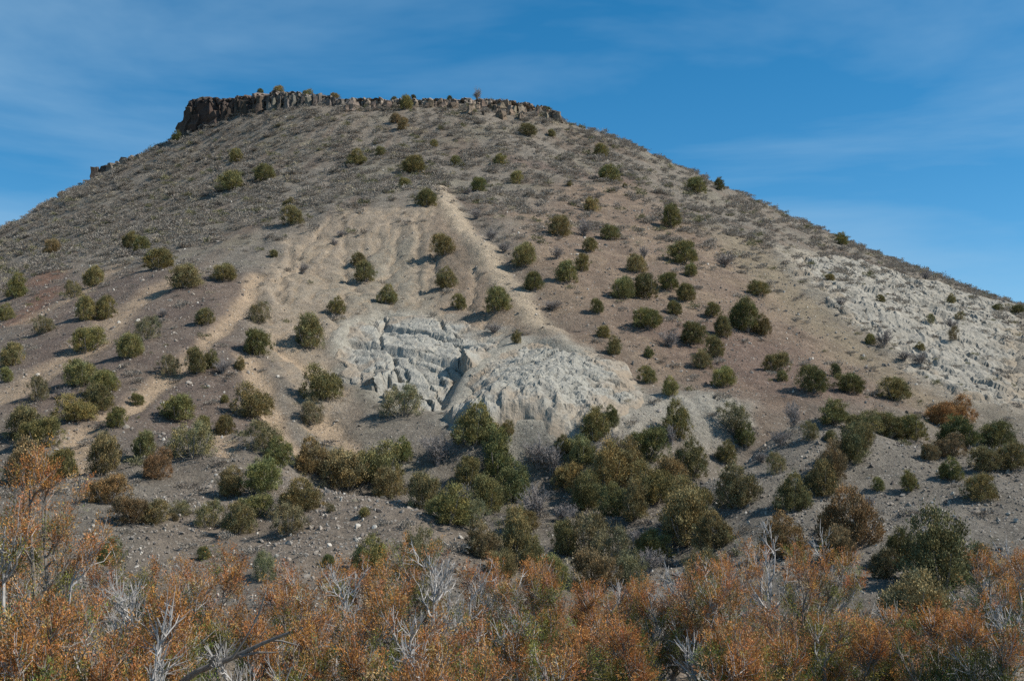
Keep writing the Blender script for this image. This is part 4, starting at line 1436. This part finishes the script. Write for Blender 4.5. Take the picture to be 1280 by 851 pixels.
    grc = np.array(greens) * rng.uniform(.65, 1.5, size=(m, 1)) * (1 + rng.normal(size=(m, 3)) * np.array([.14, .05, .12]))
    cc = np.repeat(np.where(isr, rustc, grc), per, 0) * rng.uniform(.75, 1.25, size=(m * per, 1))
    set_color(crown.data, 'leaf', np.repeat(np.clip(cc, .005, .9), 3, 0))
    return root


NEAR = [  # photo column, range, top row, width px, rust share, dead share, label
    (30, 9.6, 590, 270, .72, .06, 'tall bright rusty juniper filling the lower left corner of the view'),
    (215, 11.8, 704, 270, .55, .25, 'juniper with forked silvery snags beside the tall corner juniper', ),
    (130, 8.0, 770, 330, .66, .12, 'lowest rusty juniper sprawling under the tall corner juniper'),
    (395, 12.4, 718, 250, .70, .15, 'evenly rusty juniper below the brown gravel slope'),
    (300, 9.2, 790, 300, .52, .20, 'low juniper around a grey fallen limb, near the bottom edge'),
    (530, 13.0, 688, 220, .55, .50, 'half dead juniper with a sheaf of upright silvery stems'),
    (465, 9.8, 775, 290, .56, .25, 'low rusty green juniper in front of the silvery stems'),
    (655, 13.4, 714, 250, .66, .25, 'rusty juniper with pale snags in front of the ravine'),
    (620, 10.0, 785, 320, .48, .22, 'greenest low juniper at the bottom middle of the view'),
    (765, 14.4, 735, 190, .72, .20, 'small rusty juniper at the end of the long thicket'),
    (760, 10.4, 795, 230, .64, .20, 'lowest rusty juniper beside the patch of bare ground'),
    (985, 14.0, 678, 290, .64, .15, 'broad dark orange juniper with white dead branches in its middle'),
    (880, 12.8, 722, 170, .55, .40, 'bare white branched juniper snag leaning on the dark orange one'),
    (1010, 10.6, 780, 270, .56, .20, 'low orange and green juniper under the dark orange one'),
    (1262, 12.2, 696, 210, .42, .12, 'dark green juniper with orange tips at the lower right edge'),
    (1215, 10.0, 782, 260, .55, .15, 'low orange juniper in the lower right corner'),
    (1100, 12.2, 775, 130, .55, .30, 'narrow brownish juniper between the broad dark orange one and the corner'),
    (832, 13.2, 748, 120, .60, .25, 'slim rusty juniper filling the gap before the broad dark orange one'),
    (915, 9.4, 812, 130, .60, .20, 'little orange juniper just past the patch of bare ground'),
    (545, 8.4, 822, 260, .58, .20, 'half hidden juniper under the greenest one, on the bottom edge'),
    (20, 7.4, 800, 240, .70, .10, 'half hidden rusty juniper in the very corner under the tall one'),
]
for i, (u, yy, vt, wp, rust, dead, label) in enumerate(NEAR):
    a, b_ = ray(u, vt)
    x = a * yy
    H = b_ * yy - float(ground_z(x, yy))
    big = wp * yy / FPX / 2
    near_tree(1000 + i * 7, x, yy, H * 1.02, big * 1.15, rust * .78, dead, label, n_stem=int(6 + big * 4), greens=(.19, .185, .055) if i not in (14, 15) else (.11, .12, .04))

# the fallen grey limb and two thin dark shoots among the near trees
lb = Bag()
rng = np.random.RandomState(77)
pts_l = []
for (u, v, yy) in [(200, 872, 8.6), (248, 838, 8.5), (290, 822, 8.4), (330, 803, 8.3), (362, 790, 8.2)]:
    a, b_ = ray(u, v)
    pts_l.append((a * yy, yy, b_ * yy))
pts_l = np.array(pts_l)
o0 = pts_l[0].copy()
lb.add(tube(pts_l - o0, .026, .009, 7))
for (u0, v0, u1, v1) in [(290, 822, 318, 778), (318, 778, 332, 738), (300, 820, 345, 815), (335, 800, 372, 806), (260, 834, 282, 800)]:
    a, b_ = ray(u0, v0)
    c_, d_ = ray(u1, v1)
    p, q = np.array([a, 1, b_]) * 8.35, np.array([c_, 1, d_]) * 8.3
    lb.add(tube(np.stack([p, (p + q) / 2 + rng.normal(size=3) * .01, q]) - o0, .010, .004, 5))
limb = lb.obj('fallen_limb', MAT_BARK)
limb.location = o0
tag(limb, 'grey fallen limb lying across the low junipers near the bottom edge', 'branch')
